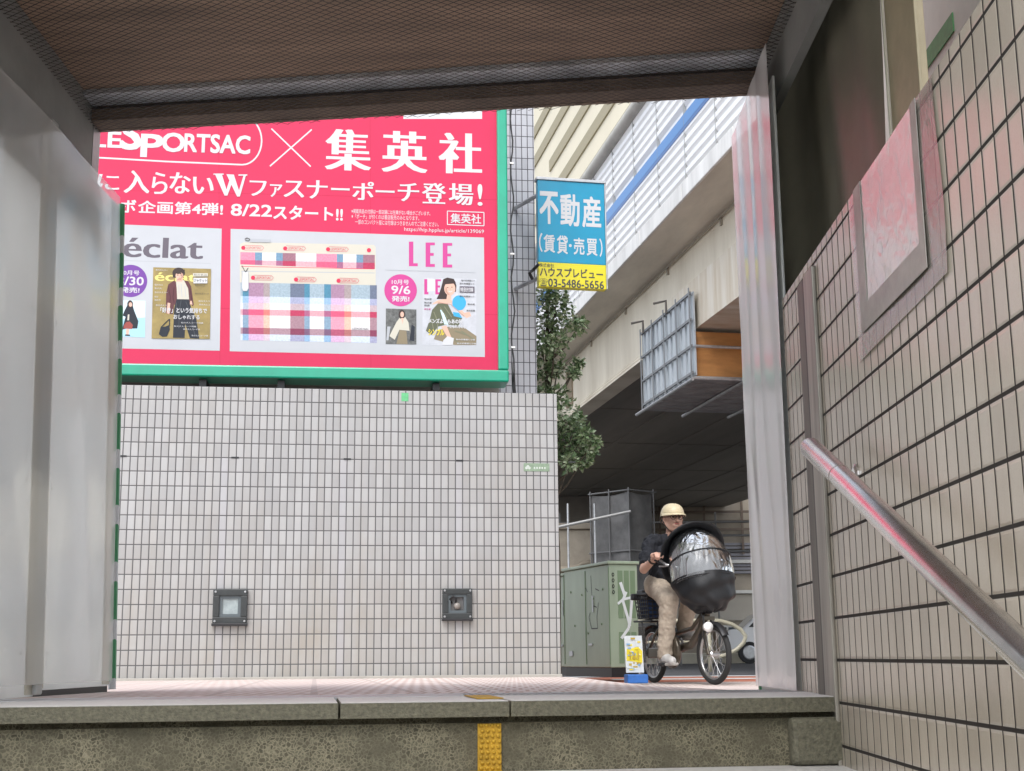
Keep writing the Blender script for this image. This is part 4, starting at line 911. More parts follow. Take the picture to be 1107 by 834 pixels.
mb.tube([(px0 - .06, ty0 - .02, zb0 - .05), (px1, ty0 - .02, zb0 - .05)], .024, 8); mb.tube([(px0, ty0 - .03, zb0 + .40), (px1, ty0 - .03, zb0 + .40)], .022, 8); mb.tube([(7.1, ty0 - .05, zb0 - .2), (7.1, ty0 - .05, 4.7)], .022, 8)
mb.build('scaffold_pipes', M['galv'], t)
mb = MB(); mb.box((px0 + .04, ty0 + .1, zb0), (px1, ty0 + .13, 4.50)); mb.build('plywood_wall', mat('orange_ply', (.42, .19, .055), .6, var=.25, scale=2.5, stretch=(1, 1, 4)), t)
mb = MB()
for k in (18.0, 19.2): mb.tube([(px0 - .06, k, zt0 - .05), (px0 - .06, k, zt0 + .14), (px0 - .22, k + .1, zt0 + .12)], .02, 8); mb.tube([(px0 + .02, k, zt0 - .02), (LG, k, zt0 + .1)], .02, 8)
mb.build('clamps', mat('clamp_dark', (.1, .09, .08), .6), t)
# ================================================================ CREAM BUILDING BEYOND
t = thing('cream_building', 'tall cream building with long slotted openings beyond the viaduct', 'building', VF.o, VF.a)
cw = mat('cream_wall', (.74, .68, .53), .7, var=.06, scale=.3); cs = mat('cream_slot', (.36, .32, .22), .8)
mb = MB(); mb.box((14.8, 47.6, -.3), (30, 110, 40)); mb.prism([(14.8, 47.6, -.3), (22, 38, -.3), (30, 38, -.3), (30, 47.6, -.3)], (0, 0, 40.3)); mb.build('wall', cw, t, fix=True)
dv = Vector((22 - 14.8, 38 - 47.6, 0)).normalized(); nv = Vector((dv.y, -dv.x, 0)); nv = nv if nv.x < 0 else -nv
for k in range(13):
    z = 15.2 + 1.75 * k
    mb = MB(); mb.box((14.72, 48.3, z), (14.795, 66 + 5 * (k % 3), z + .62)); mb.box((14.72, 73 + 5 * (k % 3), z), (14.795, 100, z + .62))
    q0 = Vector((14.8, 47.6, z)) + dv * .6; q1 = Vector((14.8, 47.6, z)) + dv * 11; o = -nv * .005
    o = Vector((-.05, -.04, 0))
    mb.prism([q0 + o, q1 + o, q1 + o + Vector((0, 0, .62)), q0 + o + Vector((0, 0, .62))], (.045, .036, 0))
    mb.build('slot_opening', cs, t, fix=True)
# ================================================================ UNDER THE VIADUCT
t = thing('street_building', 'grey brown building with louvred bands across the road under the viaduct', 'building', (0, 42, 0))
gb = mat('street_wall', (.3, .26, .205), .8, var=.25, scale=.8); gl = mat('louvre_grey', (.2, .195, .21), .6, var=.15, scale=2); gw = mat('band_white', (.55, .54, .5), .6, var=.1, scale=2)
mb = MB(); mb.box((-14, 0, -.2), (34, 8, 13)); mb.build('wall', gb, t)
mb = MB()
for i in range(9): mb.box((3.2, -.10, 2.6 + .11 * i), (13, -.02, 2.68 + .11 * i))
mb.build('louvres', gl, t)
mb = MB(); mb.box((2.5, -.15, 2.95 - .03), (13, -.105, 3.03)); mb.box((2.5, -.15, 1.98), (13, -.02, 2.08)); mb.build('white_bands', gw, t)
mb = MB(); mb.box((2.5, -.06, 1.15), (14, -.03, 1.95)); mb.build('lower_panel', mat('lower_panel', (.35, .32, .27), .7, var=.1, scale=2), t)
mb = MB()
for z in (3.95, 4.2, 4.5): mb.box((.5, -.22, z), (16, -.16, z + .07))
for x in (4.6, 6.0, 7.2): mb.box((x, -.21, 3.2), (x + .07, -.165, 5))
mb.build('pipes', mat('brown_steel', (.12, .085, .06), .6, var=.2, scale=3), t)
for i, (xa, xb) in enumerate(((6.3, 7.0), (7.25, 7.9), (8.2, 9.2), (4.5, 5.3))):
    mb = MB(); mb.box((xa, -.10, .35), (xb, -.04, 1.0)); w_ = mb.build('window', gw, t)
    mb = MB(); mb.box((xa + .06, -.115, .41), ((xa + xb) / 2 - .03, -.102, .94)); mb.box(((xa + xb) / 2 + .03, -.115, .41), (xb - .06, -.102, .94)); mb.build('pane', mat('pane', (.06, .07, .08), .15), w_)
mb = MB(); mb.box((-12, -3.2, 3.1), (3.1, -.05, 4.71)); mb.build('dark_block', M['under'], t)  # plain dark block filling the backdrop above the pier
# fence and gantry between
t = thing('steel_fence', 'grey steel scaffold fence with thin rails standing far under the viaduct', 'fence', (0, 34, 0))
mb = MB()
for z in (2.7, 3.1, 3.45): mb.tube([(1.0, 0, z), (9, 0, z)], .03, 6)
mb.build('rail', mat('rail_dull', (.22, .22, .22), .6, .2), t)
mb = MB()
for i in range(9): mb.tube([(1.2 + i, 0, -.2), (1.2 + i, 0, 3.7)], .025, 6)
mb.build('uprights', mat('upright_grey', (.2, .2, .2), .6, .2), t)
# concrete pier with pipes (left of the screened tower)
t = thing('concrete_pier', 'weathered beige concrete pier with pipes seen above the far green cabinet', 'pier', (1.55, 31, 0))
mb = MB(); mb.box((-2.6, 0, -.2), (1.2, 2.2, 3.0)); mb.box((-2.7, -.1, 3.0), (1.3, 2.3, 3.15)); mb.build('shaft', mat('old_concrete', (.42, .365, .29), .85, var=.3, scale=1.3), t, bevel=.03)
mb = MB(); mb.tube([(-.6, -.12, 2.05), (-.1, -.12, 2.1), (.05, -.12, 2.2), (.6, -.12, 2.25)], .07, 10); mb.tube([(-.6, -.1, 1.8), (-.1, -.1, 1.85), (.05, -.1, 1.95), (.7, -.1, 2.0)], .05, 10); mb.build('pipes', mat('pipe_beige', (.33, .28, .21), .6, var=.2, scale=3), t, smooth=True)
# screened scaffold tower
o = at_y(681, 600, 24.5); t = thing('scaffold_tower', 'scaffold tower wrapped in dark grey mesh sheet behind the cyclist', 'scaffold', (o.x, 24.5, 0), R(40))
ms = mat('mesh_sheet', (.12, .118, .116), .7, var=.4, scale=3, bump=.8, bscale=5)
mb = MB(); rnd = random.Random(8)
def wrinkled(p0, p1, z0, z1, n1, n2):
    p0 = Vector(p0); p1 = Vector(p1); nn = Vector((-(p1 - p0).y, (p1 - p0).x, 0)).normalized(); k0 = len(mb.v)
    for j in range(n2 + 1):
        for i in range(n1 + 1):
            a = i / n1; b = j / n2; d = .03 * math.sin(6 * a + 9 * b) * math.sin(math.pi * a) + .012 * rnd.random()
            q = p0.lerp(p1, a) + nn * d; mb.v.append((q.x, q.y, z0 + (z1 - z0) * b - .05 * math.sin(math.pi * a) * b))
    for j in range(n2):
        for i in range(n1):
            k = k0 + j * (n1 + 1) + i; mb.f.append((k, k + 1, k + n1 + 2, k + n1 + 1)); mb.m.append(0)
wrinkled((-.06, .95, 0), (0, 0, 0), .1, 3.1, 14, 20); wrinkled((0, 0, 0), (.62, 0, 0), .1, 3.1, 12, 20); wrinkled((.62, 0, 0), (.62, .95, 0), .1, 3.1, 12, 20)
mb.build('mesh_sheet', ms, t, smooth=True)
mb = MB()
for (x, y) in ((-.02, -.02), (.62, -.04), (-.08, .95), (-.07, .45), (.64, .95)): mb.tube([(x, y, -.15), (x, y, 3.17)], .014, 8)
for z in (.9, 2.0, 3.12): mb.tube([(-.1, .98, z), (-.02, -.05, z), ], .015, 6); mb.tube([(-.05, -.05, z), (.68, -.05, z)], .015, 6)
mb.build('pipes', mat('scaf_pipe', (.16, .16, .16), .6, .3), t)
a = at_y(600, 568, 25); b = at_y(682, 553, 24.3); t = thing('scaffold_rail', 'thin galvanised scaffold rail with uprights leading to the screened tower', 'railing', (a.x, a.y, 0))
mb = MB(); mb.tube([(-1.0, .09, a.z - .25), (b.x - a.x, b.y - a.y, b.z)], .028, 8); mb.build('rail', mat('rail_grey', (.34, .34, .33), .5, .3), t)
mb = MB()
for u in (614, 643): q = at_y(u, 550, 24.8); mb.tube([(q.x - a.x, q.y - a.y + .06, -.2), (q.x - a.x, q.y - a.y + .06, q.z + .1)], .02, 8)
mb.build('uprights', M['galv'], t)
# kerb wall and guard rail across the road
t = thing('kerb_wall', 'low pale concrete kerb wall along the far side of the road', 'kerb', (0, 40.7, 0))
mb = MB(); mb.box((-20, 0, -.2), (40, .3, .16)); mb.build('block', mat('kerb_concrete', (.5, .47, .38), .8, var=.15, scale=2), t, bevel=.03)
t = thing('guard_rail', 'cream tubular guard rail with rounded end behind the front wheel', 'guard rail', (0, 20.5, 0))
gc = mat('cream_paint', (.55, .51, .38), .4, var=.08, scale=6)
q = lambda u, v: (at_y(u, v, 20.5).x, 0, at_y(u, v, 20.5).z)
mb = MB(); arc = [q(u, v) for u, v in ((560, 673), (760, 671), (779, 671.5), (791, 675), (801, 681), (806, 688), (804, 695), (797, 702), (786, 708), (770, 712))]
mb.tube(arc, .032, 10, up=(0, 1, 0)); mb.build('rail', gc, t, smooth=True)
mb = MB()
for u in (600, 680, 766): x, y, z = q(u, 673); mb.tube([(x, 0, -.16), (x, 0, z)], .03, 10)
mb.build('post', gc, t, smooth=True)
mb = MB(); mb.tube([q(560, 696), q(770, 694)], .02, 8); mb.build('lower_rail', gc, t, smooth=True)
# small parked car far across the road
def car(x, y, c, lab):
    t = thing('parked_car', lab, 'car', (x, y, -.15), 0)
    mb = MB(); pr = [(-1.9, .35), (-1.95, .75), (-1.75, .95), (-1.35, 1.0), (-.9, 1.42), (.7, 1.45), (1.15, 1.02), (1.8, .9), (1.9, .6), (1.88, .3)]
    mb.prism([(a, 0, b) for a, b in pr], (0, 1.6, 0)); mb.build('body', mat('car_paint', c, .25, coat=.8), t, bevel=.06, fix=True)
    mb = MB(); mb.prism([(-1.2, -.006, 1.02), (-.85, -.006, 1.36), (.62, -.006, 1.38), (.98, -.006, 1.04)], (0, .004, 0)); mb.build('window', M['black'], t, fix=True)
    for k in (-1.2, 1.2):
        mb = MB(); mb.lathe([(.3, 0), (.31, .03), (.31, .18), (.3, .2)], Matrix.Translation((k, .19, .31)) @ Matrix.Rotation(R(90), 4, 'X'), 20); w_ = mb.build('wheel', M['rubber'], t)
        mb = MB(); mb.lathe([(.2, 0), (.17, .012)], Matrix.Translation((k, -.012, .31)) @ Matrix.Rotation(R(90), 4, 'X'), 16); mb.build('rim', M['galv'], w_)
car(7.9, 38.4, (.7, .7, .7), 'pale car parked across the road beyond the front wheel')
# ================================================================ TREE
def leaf_mat(name):
    m = bpy.data.materials.new(name); m.use_nodes = True; n = m.node_tree; b = n.nodes['Principled BSDF']
    g = n.nodes.new('ShaderNodeNewGeometry'); r = n.nodes.new('ShaderNodeValToRGB'); n.links.new(g.outputs['Random Per Island'], r.inputs[0])
    e = r.color_ramp.elements; e[0].color = (.06, .115, .045, 1); e[1].color = (.52, .60, .42, 1)
    x = e.new(.55); x.color = (.22, .32, .16, 1)
    n.links.new(r.outputs[0], b.inputs['Base Color']); b.inputs['Roughness'].default_value = .38
    return m
TY = 11.5; o = at_y(596, 500, TY); t = thing('street_tree', 'small leafy green tree between tiled wall and viaduct', 'tree', (o.x, TY, 0))
mb = MB(); rnd = random.Random(12); cl = [(600, 335, 20), (588, 352, 16), (612, 350, 15), (627, 351, 7), (586, 378, 13), (600, 372, 14), (590, 402, 12), (603, 398, 10), (620, 402, 6), (626, 392, 5), (588, 425, 12), (602, 430, 13), (612, 448, 15), (624, 455, 8), (618, 466, 14), (632, 470, 9), (612, 484, 13), (625, 486, 13), (638, 484, 9), (644, 478, 6), (616, 499, 9), (630, 498, 8), (600, 460, 14), (598, 490, 14), (585, 455, 14), (590, 318, 12), (603, 318, 9)]
br = MB(); root = Vector((0, .25, -.1)); top = at_y(592, 310, TY) - t.location
trunk = [root, Vector((.02, .2, 1.0)), Vector((-.02, .18, 2.0)), Vector(((top.x) * .8, .15, top.z))]
br.tube(trunk, [.07, .055, .035, .012], 10)
lv = 0
for (u, v, rp) in cl:
    c = at_y(u, v, TY + rnd.uniform(-.15, .25)) - t.location; rad = rp / FPX * TY
    zt = max(.9, c.z - .35); k = (zt + .1) / (top.z + .1); a = Vector((0, .19, zt)); mid = a.lerp(c, .5) + Vector((0, 0, -.04)); br.tube([a, mid, c], [.012, .008, .003], 6)
    for _ in range(int(40 + rp * 10)):
        d = Vector((rnd.gauss(0, 1), rnd.gauss(0, 1), rnd.gauss(0, .8))); d = d.normalized() * rad * (rnd.random() ** .45) * 1.15; p_ = c + d
        L = rnd.uniform(.024, .068); ax = (d.normalized() * .6 + Vector((rnd.gauss(0, .6), rnd.gauss(0, .6), rnd.gauss(-.2, .4)))).normalized(); sd = ax.cross(Vector((rnd.gauss(0, .5), rnd.gauss(0, .5), 1))).normalized(); nr = ax.cross(sd)
        w_ = L * .33; mb.add([p_, p_ + ax * L * .4 + sd * w_ + nr * .004, p_ + ax * L, p_ + ax * L * .4 - sd * w_ + nr * .004], [(0, 1, 2), (0, 2, 3)])
br.build('trunk', mat('bark', (.09, .075, .055), .9, var=.4, scale=20), t, smooth=True); mb.build('crown', leaf_mat('leaf'), t)
# ================================================================ GREEN CABINETS
def cabinet(uc, Y, deg, wl, wr, h, lab, graffiti):
    p0 = at_y(uc, 650, Y); zg = -.10
    t = thing('utility_cabinet', lab, 'cabinet', (p0.x, Y, zg), R(deg), 'green utility cabinets beside the tiled wall')
    g = mat('cabinet_green', (.38, .46, .34), .4, var=.12, scale=4, stretch=(1, 1, .3)); gd = mat('cabinet_dark', (.2, .29, .17), .5)
    # corner nearest to the camera at the origin; local +x = narrow face to the right, local +y = long face to the left
    mb = MB(); mb.box((0, 0, .09), (wr, wl, h)); b_ = mb.build('body', g, t, bevel=.008)
    mb = MB(); mb.box((-.02, -.02, h + .001), (wr + .02, wl + .02, h + .03)); mb.build('lid', g, t, bevel=.006)
    mb = MB(); mb.box((.01, .01, 0), (wr - .01, wl - .01, .089)); mb.build('base', M['black'], t)
    mb = MB()
    for yy in (.0, wl / 2, wl - .012): mb.box((-.006, yy, .12), (-.001, yy + .012, h - .03))
    for k in range(3):
        for z_ in (.15, .55): 
            if wr > .25: mb.box((wr * (.30 + .22 * k), -.004, z_ if z_ > .3 else .13), (wr * (.30 + .22 * k) + wr * .17, -.001, h - .06 if z_ > .3 else .42))
    mb.build('panel_lines', gd, t)
    mb = MB()
    for (y_, z_, w_, hh) in ((wl * .33, .62, .02, .16), (wl * .36, .30, .10, .02), (wl * .8, .2, .09, .05)): mb.box((-.012, y_, z_), (-.002, y_ + w_, z_ + hh))
    mb.build('handle_and_plates', M['galv'], t)
    mb = MB()
    for (y_, z_) in ((.16, .83), (.4, .75), (.7, .8), (1.0, .84), (.2, .5), (.55, .42), (.9, .5)):
        if y_ < wl: mb.lathe([(.013, 0), (.008, .008)], Matrix.Translation((-.001, y_, z_)) @ Matrix.Rotation(R(-90), 4, 'Y'), 8)
    mb.build('bolts', gd, t)
    if graffiti:
        mb = MB()
        def stroke(pts, w_):
            for (a, b), (c, d) in zip(pts, pts[1:]):
                L = math.hypot(c - a, d - b) or 1; nx, nz = -(d - b) / L * w_, (c - a) / L * w_; y_ = -.0045 - .0003 * len(mb.f)
                mb.add([(a + nx, y_, b + nz), (a - nx, y_, b - nz), (c - nx, y_, d - nz), (c + nx, y_, d + nz)], [(0, 1, 2, 3)])
        S_ = lambda x, y: (wr * (x - 235) / 142, .04 + (778 - y) / 488 * (h - .04))
        stroke([S_(290, 372), S_(310, 430)], .015); stroke([S_(275, 470), S_(300, 450), S_(345, 440)], .012); stroke([S_(318, 415), S_(300, 455), S_(325, 540), S_(332, 570)], .014); stroke([S_(345, 450), S_(335, 540), S_(325, 580), S_(288, 625)], .014)
        mb.build('graffiti', mat('graffiti_white', (.8, .84, .85), .5), t)
        mb = MB()
        def st2(pts):
            for (a, b), (c, d) in zip(pts, pts[1:]):
                L = math.hypot(c - a, d - b) or 1; nx, nz = -(d - b) / L * .005, (c - a) / L * .005; x_ = -.0025 - .0003 * len(mb.f)
                mb.add([(x_, -(a + nx), b + nz), (x_, -(a - nx), b - nz), (x_, -(c - nx), d - nz), (x_, -(c + nx), d + nz)], [(0, 1, 2, 3)])
        T_ = lambda x, y: (-wl * (235 - x) / 132, .04 + (778 - y) / 455 * (h - .04))
        st2([T_(185, 360), T_(188, 490), T_(200, 500)]); st2([T_(205, 480), T_(200, 540), T_(202, 590), T_(185, 590), T_(178, 540), T_(182, 520)]); st2([T_(170, 410), T_(175, 430)]); st2([T_(198, 420), T_(208, 430)])
        for k in range(4):
            cx, cz = wr * .13, h - .10 - .055 * k; st = [(cx + .012 * math.cos(i) * (1 if k % 2 else .9), cz + .018 * math.sin(i)) for i in (0, 1.2, 2.4, 3.6, 4.8, 6.2)]
            for (a, b), (c, d) in zip(st, st[1:]):
                L = math.hypot(c - a, d - b); nx, nz = -(d - b) / L * .004, (c - a) / L * .004; y_ = -.0045 - .0002 * len(mb.f)
                mb.add([(a + nx, y_, b + nz), (a - nx, y_, b - nz), (c - nx, y_, d - nz), (c + nx, y_, d + nz)], [(0, 1, 2, 3)])
        mb.build('scribble', M['black'], t)
    return t
cabinet(659, 12.75, 19, 1.2, .295, 1.06, 'large green utility cabinet with white graffiti on its narrow side', True)
cabinet(617, 13.9, 14, .8, .25, 1.03, 'far smaller green utility cabinet half hidden by the tiled wall', False)
# bags and board leaning on the cabinet
o = at_y(677, 720, 11.45); t = thing('leaning_board', 'white and yellow printed board leaning on the green cabinet', 'board', (o.x - .0, 11.42, -.13), R(10))
mb = MB(); tilt = Matrix.Rotation(R(-8), 4, 'X')
def bp(pts, y, m): mb.add([tilt @ Vector((a, y, b)) for a, b in pts], [tuple(range(len(pts)))], m)
mb.box((.0, 0, .09), (.155, .012, .40), 0, tilt @ Matrix.Shear('XZ', 4, (-.12, 0)) if False else tilt)
rnd = random.Random(21)
bp([(.008, .19), (.145, .17), (.15, .27), (.12, .30), (.015, .29)], -.002, 1)
for i in range(26):
    x, z = rnd.uniform(.005, .12), rnd.uniform(.10, .37); w_, h_ = rnd.uniform(.015, .04), rnd.uniform(.008, .02); bp([(x, z), (x + w_, z), (x + w_, z + h_), (x, z + h_)], -.003 - .0004 * i, (2, 1, 3, 0)[i % 4])
for i in range(3): bp([(.03 + .035 * i, .20), (.046 + .035 * i, .20), (.044 + .035 * i, .265), (.034 + .035 * i, .26)], -.016 - .0004 * i, 3)
mb.build('printed_board', [mat('board_white', (.62, .66, .68), .5, var=.1, scale=20), mat('board_yellow', (.75, .62, .03), .5, var=.1, scale=30), mat('board_blue', (.2, .38, .58), .5), mat('board_ochre', (.42, .3, .03), .5)], t)
mb = MB(); mb.box((.0, -.03, .0), (.18, .10, .075)); mb.build('blue_base', mat('blue_base', (.03, .15, .5), .4, var=.2, scale=20), t, bevel=.01)
# ================================================================ BICYCLE AND RIDER
fw_ = at_y(773, 740, 11.2); HEAD = math.atan2(-.937, .35); fwd = Vector((math.cos(HEAD), math.sin(HEAD), 0))
c0 = Vector((fw_.x, 11.2, 0)) - fwd * .56; GZ = -.143
t = thing('cargo_bicycle', 'brown electric bicycle with a covered child seat on its handlebars', 'bicycle', (c0.x, c0.y, GZ), HEAD)
bk = mat('bike_paint', (.105, .088, .066), .3, .6, coat=.4); dk = mat('bike_black', (.02, .02, .022), .4); al = mat('alloy', (.5, .5, .5), .3, .9)
WR = .247
def wheel(x, steer):
    m_ = Matrix.Translation((x, 0, WR)) @ Matrix.Rotation(steer, 4, 'Z')
    mb = MB(); mb.lathe([(.022, -.045), (.03, -.03), (.03, .03), (.022, .045)], m_ @ Matrix.Rotation(R(90), 4, 'X'), 14)
    for i in range(24):
        a = 2 * math.pi * i / 24; s = .03 if i % 2 else -.03
        mb.tube([m_ @ Vector((.028 * math.cos(a + .5 * (1 if i % 4 < 2 else -1)), s, .028 * math.sin(a + .5 * (1 if i % 4 < 2 else -1)))), m_ @ Vector((.2 * math.cos(a), 0, .2 * math.sin(a)))], .0022, 4)
    w = mb.build('wheel', al, t)
    ring = lambda r: [m_ @ Vector((r * math.cos(2 * math.pi * i / 40), 0, r * math.sin(2 * math.pi * i / 40))) for i in range(40)]
    mb = MB(); mb.tube(ring(WR - .024), .024, 10, closed=True, up=(0, 1, 0)); mb.build('tyre', M['rubber'], w, smooth=True)
    mb = MB(); mb.tube(ring(WR - .047), .013, 8, closed=True, up=(0, 1, 0)); mb.build('rim', al, w, smooth=True)
ST_ = R(4)
wheel(.56, ST_); wheel(-.56, 0)
mb = MB()
mb.tube([(.43, 0, .66), (.46, 0, .56)], .03, 12)                                                # head tube
mb.tube([(.45, 0, .60), (.36, 0, .46), (.18, 0, .33), (-.10, 0, .29)], [.034, .036, .036, .034], 12)     # down tube
mb.tube([(-.10, 0, .29), (-.20, 0, .52), (-.27, 0, .68)], .024, 10)                                 # seat tube
mb.tube([(.44, 0, .62), (.2, 0, .47), (-.17, 0, .42)], .018, 10)
for s in (-1, 1):
    mb.tube([(-.12, s * .03, .29), (-.35, s * .06, .25), (-.56, s * .065, WR)], .014, 8); mb.tube([(-.22, s * .03, .58), (-.4, s * .06, .42), (-.56, s * .065, WR)], .012, 8)
mb.build('frame', bk, t, smooth=True)
mb = MB()
for s in (-1, 1): mb.tube([(.465, s * .045, .54), (.50, s * .05, .40), (.56, s * .052, WR)], [.019, .017, .013], 10)
mb.box((.43, -.06, .53), (.49, .06, .56)); mb.build('fork', bk, t, smooth=False)
mb = MB()
for (x0, a0, a1) in ((.56, 35, 150), (-.56, 20, 200)):
    n_ = 16; k0 = len(mb.v)
    for i in range(n_ + 1):
        a = R(a0 + (a1 - a0) * i / n_)
        for y_ in (-.032, -.018, .018, .032): r = WR + .022 - (.01 if abs(y_) > .03 else 0); mb.v.append((x0 + r * math.cos(a), y_, WR + r * math.sin(a)))
    for i in range(n_):
        for j in range(3): k = k0 + i * 4 + j; mb.f.append((k, k + 1, k + 5, k + 4)); mb.m.append(0)
mb.build('mudguard', dk, t, smooth=True)
mb = MB(); mb.lathe([(.13, -.03), (.15, -.012), (.15, .012), (.13, .03)], Matrix.Translation((-.08, -.06, .28)) @ Matrix.Rotation(R(90), 4, 'X'), 22); mb.box((-.52, -.085, .22), (-.08, -.055, .31)); mb.build('chain_case', bk, t, bevel=.008)
mb = MB(); mb.box((-.31, -.05, .33), (-.20, .05, .60)); mb.build('battery', dk, t, bevel=.02)
mb = MB()
mb.tube([(-.1, -.14, .28), (-.1, -.085, .28), (-.02, -.085, .17)], .011, 8); mb.tube([(-.1, .085, .28), (-.18, .085, .39)], .011, 8); mb.build('crank', al, t)
for (x, y, z) in ((-.02, -.15, .165), (-.18, .15, .39)):
    mb = MB(); mb.box((x - .05, y - .055, z - .014), (x + .05, y + .055, z + .014)); mb.build('pedal', dk, t, bevel=.004)
mb = MB(); n_ = 12
mb.prism([(-.52, -.10, .735), (-.50, -.115, .735), (-.36, -.07, .735), (-.24, -.03, .735), (-.24, .03, .735), (-.36, .07, .735), (-.50, .115, .735), (-.52, .10, .735)], (0, 0, .055)); mb.build('saddle', dk, t, bevel=.02)
mb = MB(); mb.tube([(.41, 0, .70), (.38, 0, .9)], .016, 10); mb.tube([(.20, -.29, 1.04), (.27, -.27, 1.0), (.38, -.12, .95), (.38, .12, .95), (.27, .27, 1.0), (.17, .29, 1.04)], .013, 10); mb.build('handlebar', al, t, smooth=True)
for s in (-1, 1):
    mb = MB(); mb.tube([(.13, s * .3, 1.055), (.24, s * .277, 1.012)], .018, 10); mb.build('grip', dk, t, smooth=True)
    mb = MB(); mb.tube([(.25, s * .27, 1.02), (.30, s * .285, .985), (.22, s * .31, .99)], .007, 6); mb.build('brake_lever', al, t)
mb = MB(); mb.lathe([(.0, -.03), (.035, -.02), (.043, .02), (.04, .03), (0, .036)], Matrix.Translation((.60, -.075, .47)) @ Matrix.Rotation(R(90), 4, 'Y'), 18); mb.build('headlight', mat('lamp_white', (.8, .8, .78), .2, coat=.6), t, smooth=True)
mb = MB(); mb.tube([(.48, -.05, .45), (.58, -.075, .47)], .008, 6); mb.tube([(.44, .02, .62), (.50, -.05, .57), (.52, -.07, .42), (.55, -.06, .30)], .005, 6); mb.tube([(.40, -.06, .9), (.46, -.09, .7), (.49, -.055, .55)], .005, 6); mb.build('cables', dk, t)
# rear carrier with basket
mb = MB()
for s in (-1, 1): mb.tube([(-.42, s * .08, .55), (-.78, s * .08, .55)], .01, 6); mb.tube([(-.56, s * .07, WR), (-.62, s * .08, .55)], .008, 6)
for x in (-.5, -.6, -.7): mb.tube([(x, -.08, .55), (x, .08, .55)], .008, 6)
mb.build('rear_carrier', dk, t)
nb = mat('basket_navy', (.02, .035, .07), .6, var=.3, scale=30)
mb = MB(); zb, zt = .57, .79
def ring_(z, k): return [(-.55 + dx * k, .03 + dy * k, z) for dx, dy in ((-.13, -.15), (.13, -.15), (.13, .15), (-.13, .15))]
for i in range(7):
    z = zb + (zt - zb) * i / 6; rg = ring_(z, .85 + .15 * i / 6); mb.tube(rg, .006 if i < 6 else .011, 6, closed=True)
for s in range(4):
    A, B, C_, D = ring_(zb, .85)[s], ring_(zb, .85)[(s + 1) % 4], ring_(zt, 1)[s], ring_(zt, 1)[(s + 1) % 4]
    for i in range(6): mb.tube([Vector(A).lerp(Vector(B), i / 6), Vector(C_).lerp(Vector(D), i / 6)], .005, 5)
mb.build('rear_basket', dk, t)
mb = MB(); mb.box((-.65, -.09, .58), (-.45, .15, .76)); mb.build('basket_liner', mat('liner_blue', (.02, .05, .14), .7, var=.4, scale=18), t, bevel=.03)
mb = MB(); mb.box((-.64, -.12, .79), (-.5, .05, .83)); mb.box((-.69, -.16, .74), (-.64, -.07, .80)); mb.build('lock_and_straps', dk, t, bevel=.012)
mb = MB(); mb.tube([(-.5, -.16, .1), (-.52, -.18, .04), (-.62, -.17, .03)], .012, 6); mb.build('kickstand', al, t)
mb = MB(); mb.box((-.66, -.10, .18), (-.52, -.095, .5)); mb.build('dress_guard', mat('guard', (.06, .05, .04), .4, alpha=.6), t)
# ---- child seat: shell, visor, zip cover, clear window

EC = Vector((.40, 0, .955)); AX, AY, AZ = .29, .27, .36
def egg(d, k=1.0):
    """direction -> point on a rounded, backward-leaning egg that is squarer at its base"""
    d = Vector(d).normalized(); sq = lambda c, e: math.copysign(abs(c) ** e, c)
    e = .72 if d.z < 0 else .95
    r = math.hypot(d.x, d.y); fat = (r ** e) / max(r, 1e-4)
    p = Vector((AX * d.x * fat, AY * d.y * fat, AZ * sq(d.z, .9)))
    p.x += -.34 * p.z if p.z > 0 else -.22 * p.z
    return EC + p * k
def sphere_patch(axis, a0, a1, k, nu=56, nv=20, wr=0, kf=None, n0=0, n1=2 * math.pi):
    ax = Vector(axis).normalized(); e1 = Vector((0, 1, 0)); e1 = (e1 - ax * e1.dot(ax)).normalized(); e2 = ax.cross(e1); mb = MB()
    for j in range(nv + 1):
        th = a0 + (a1 - a0) * j / nv
        for i in range(nu + 1):
            ph = n0 + (n1 - n0) * i / nu; d = ax * math.cos(th) + (e1 * math.cos(ph) + e2 * math.sin(ph)) * math.sin(th)
            w_ = wr * (math.sin(3 * ph + 7 * th) * .5 + math.sin(7 * ph - 9 * th + 1) * .35 + math.sin(2 * ph + 13 * th + 2) * .5)
            kk = k + w_ + (kf(j / nv) if kf else 0); mb.v.append(egg(d, kk))
    for j in range(nv):
        for i in range(nu): q = j * (nu + 1) + i; mb.f.append((q, q + 1, q + nu + 2, q + nu + 1)); mb.m.append(0)
    return mb
cov = mat('cover_black', (.016, .017, .019), .5, var=.3, scale=8, bump=.6, bscale=9, spec=.35)
shell = sphere_patch((.18, 0, -1), .02, 1.36, 1.0, 80, 30, .045).build('child_seat_cover', cov, t, smooth=True)
wm = bpy.data.materials.new('clear_window'); wm.use_nodes = True; n = wm.node_tree; n.nodes.remove(n.nodes['Principled BSDF'])
tr = n.nodes.new('ShaderNodeBsdfTransparent'); tr.inputs[0].default_value = (.62, .64, .65, 1)
gl_ = n.nodes.new('ShaderNodeBsdfGlossy'); gl_.inputs['Roughness'].default_value = .2; gl_.inputs[0].default_value = (.9, .92, .93, 1)
tc = n.nodes.new('ShaderNodeTexCoord'); mp = n.nodes.new('ShaderNodeMapping'); mp.inputs['Scale'].default_value = (9, 9, 1.6); n.links.new(tc.outputs['Object'], mp.inputs[0])
ns = n.nodes.new('ShaderNodeTexNoise'); ns.inputs['Scale'].default_value = 1.1; ns.inputs['Detail'].default_value = 2; ns.inputs['Distortion'].default_value = 1; n.links.new(mp.outputs[0], ns.inputs['Vector'])
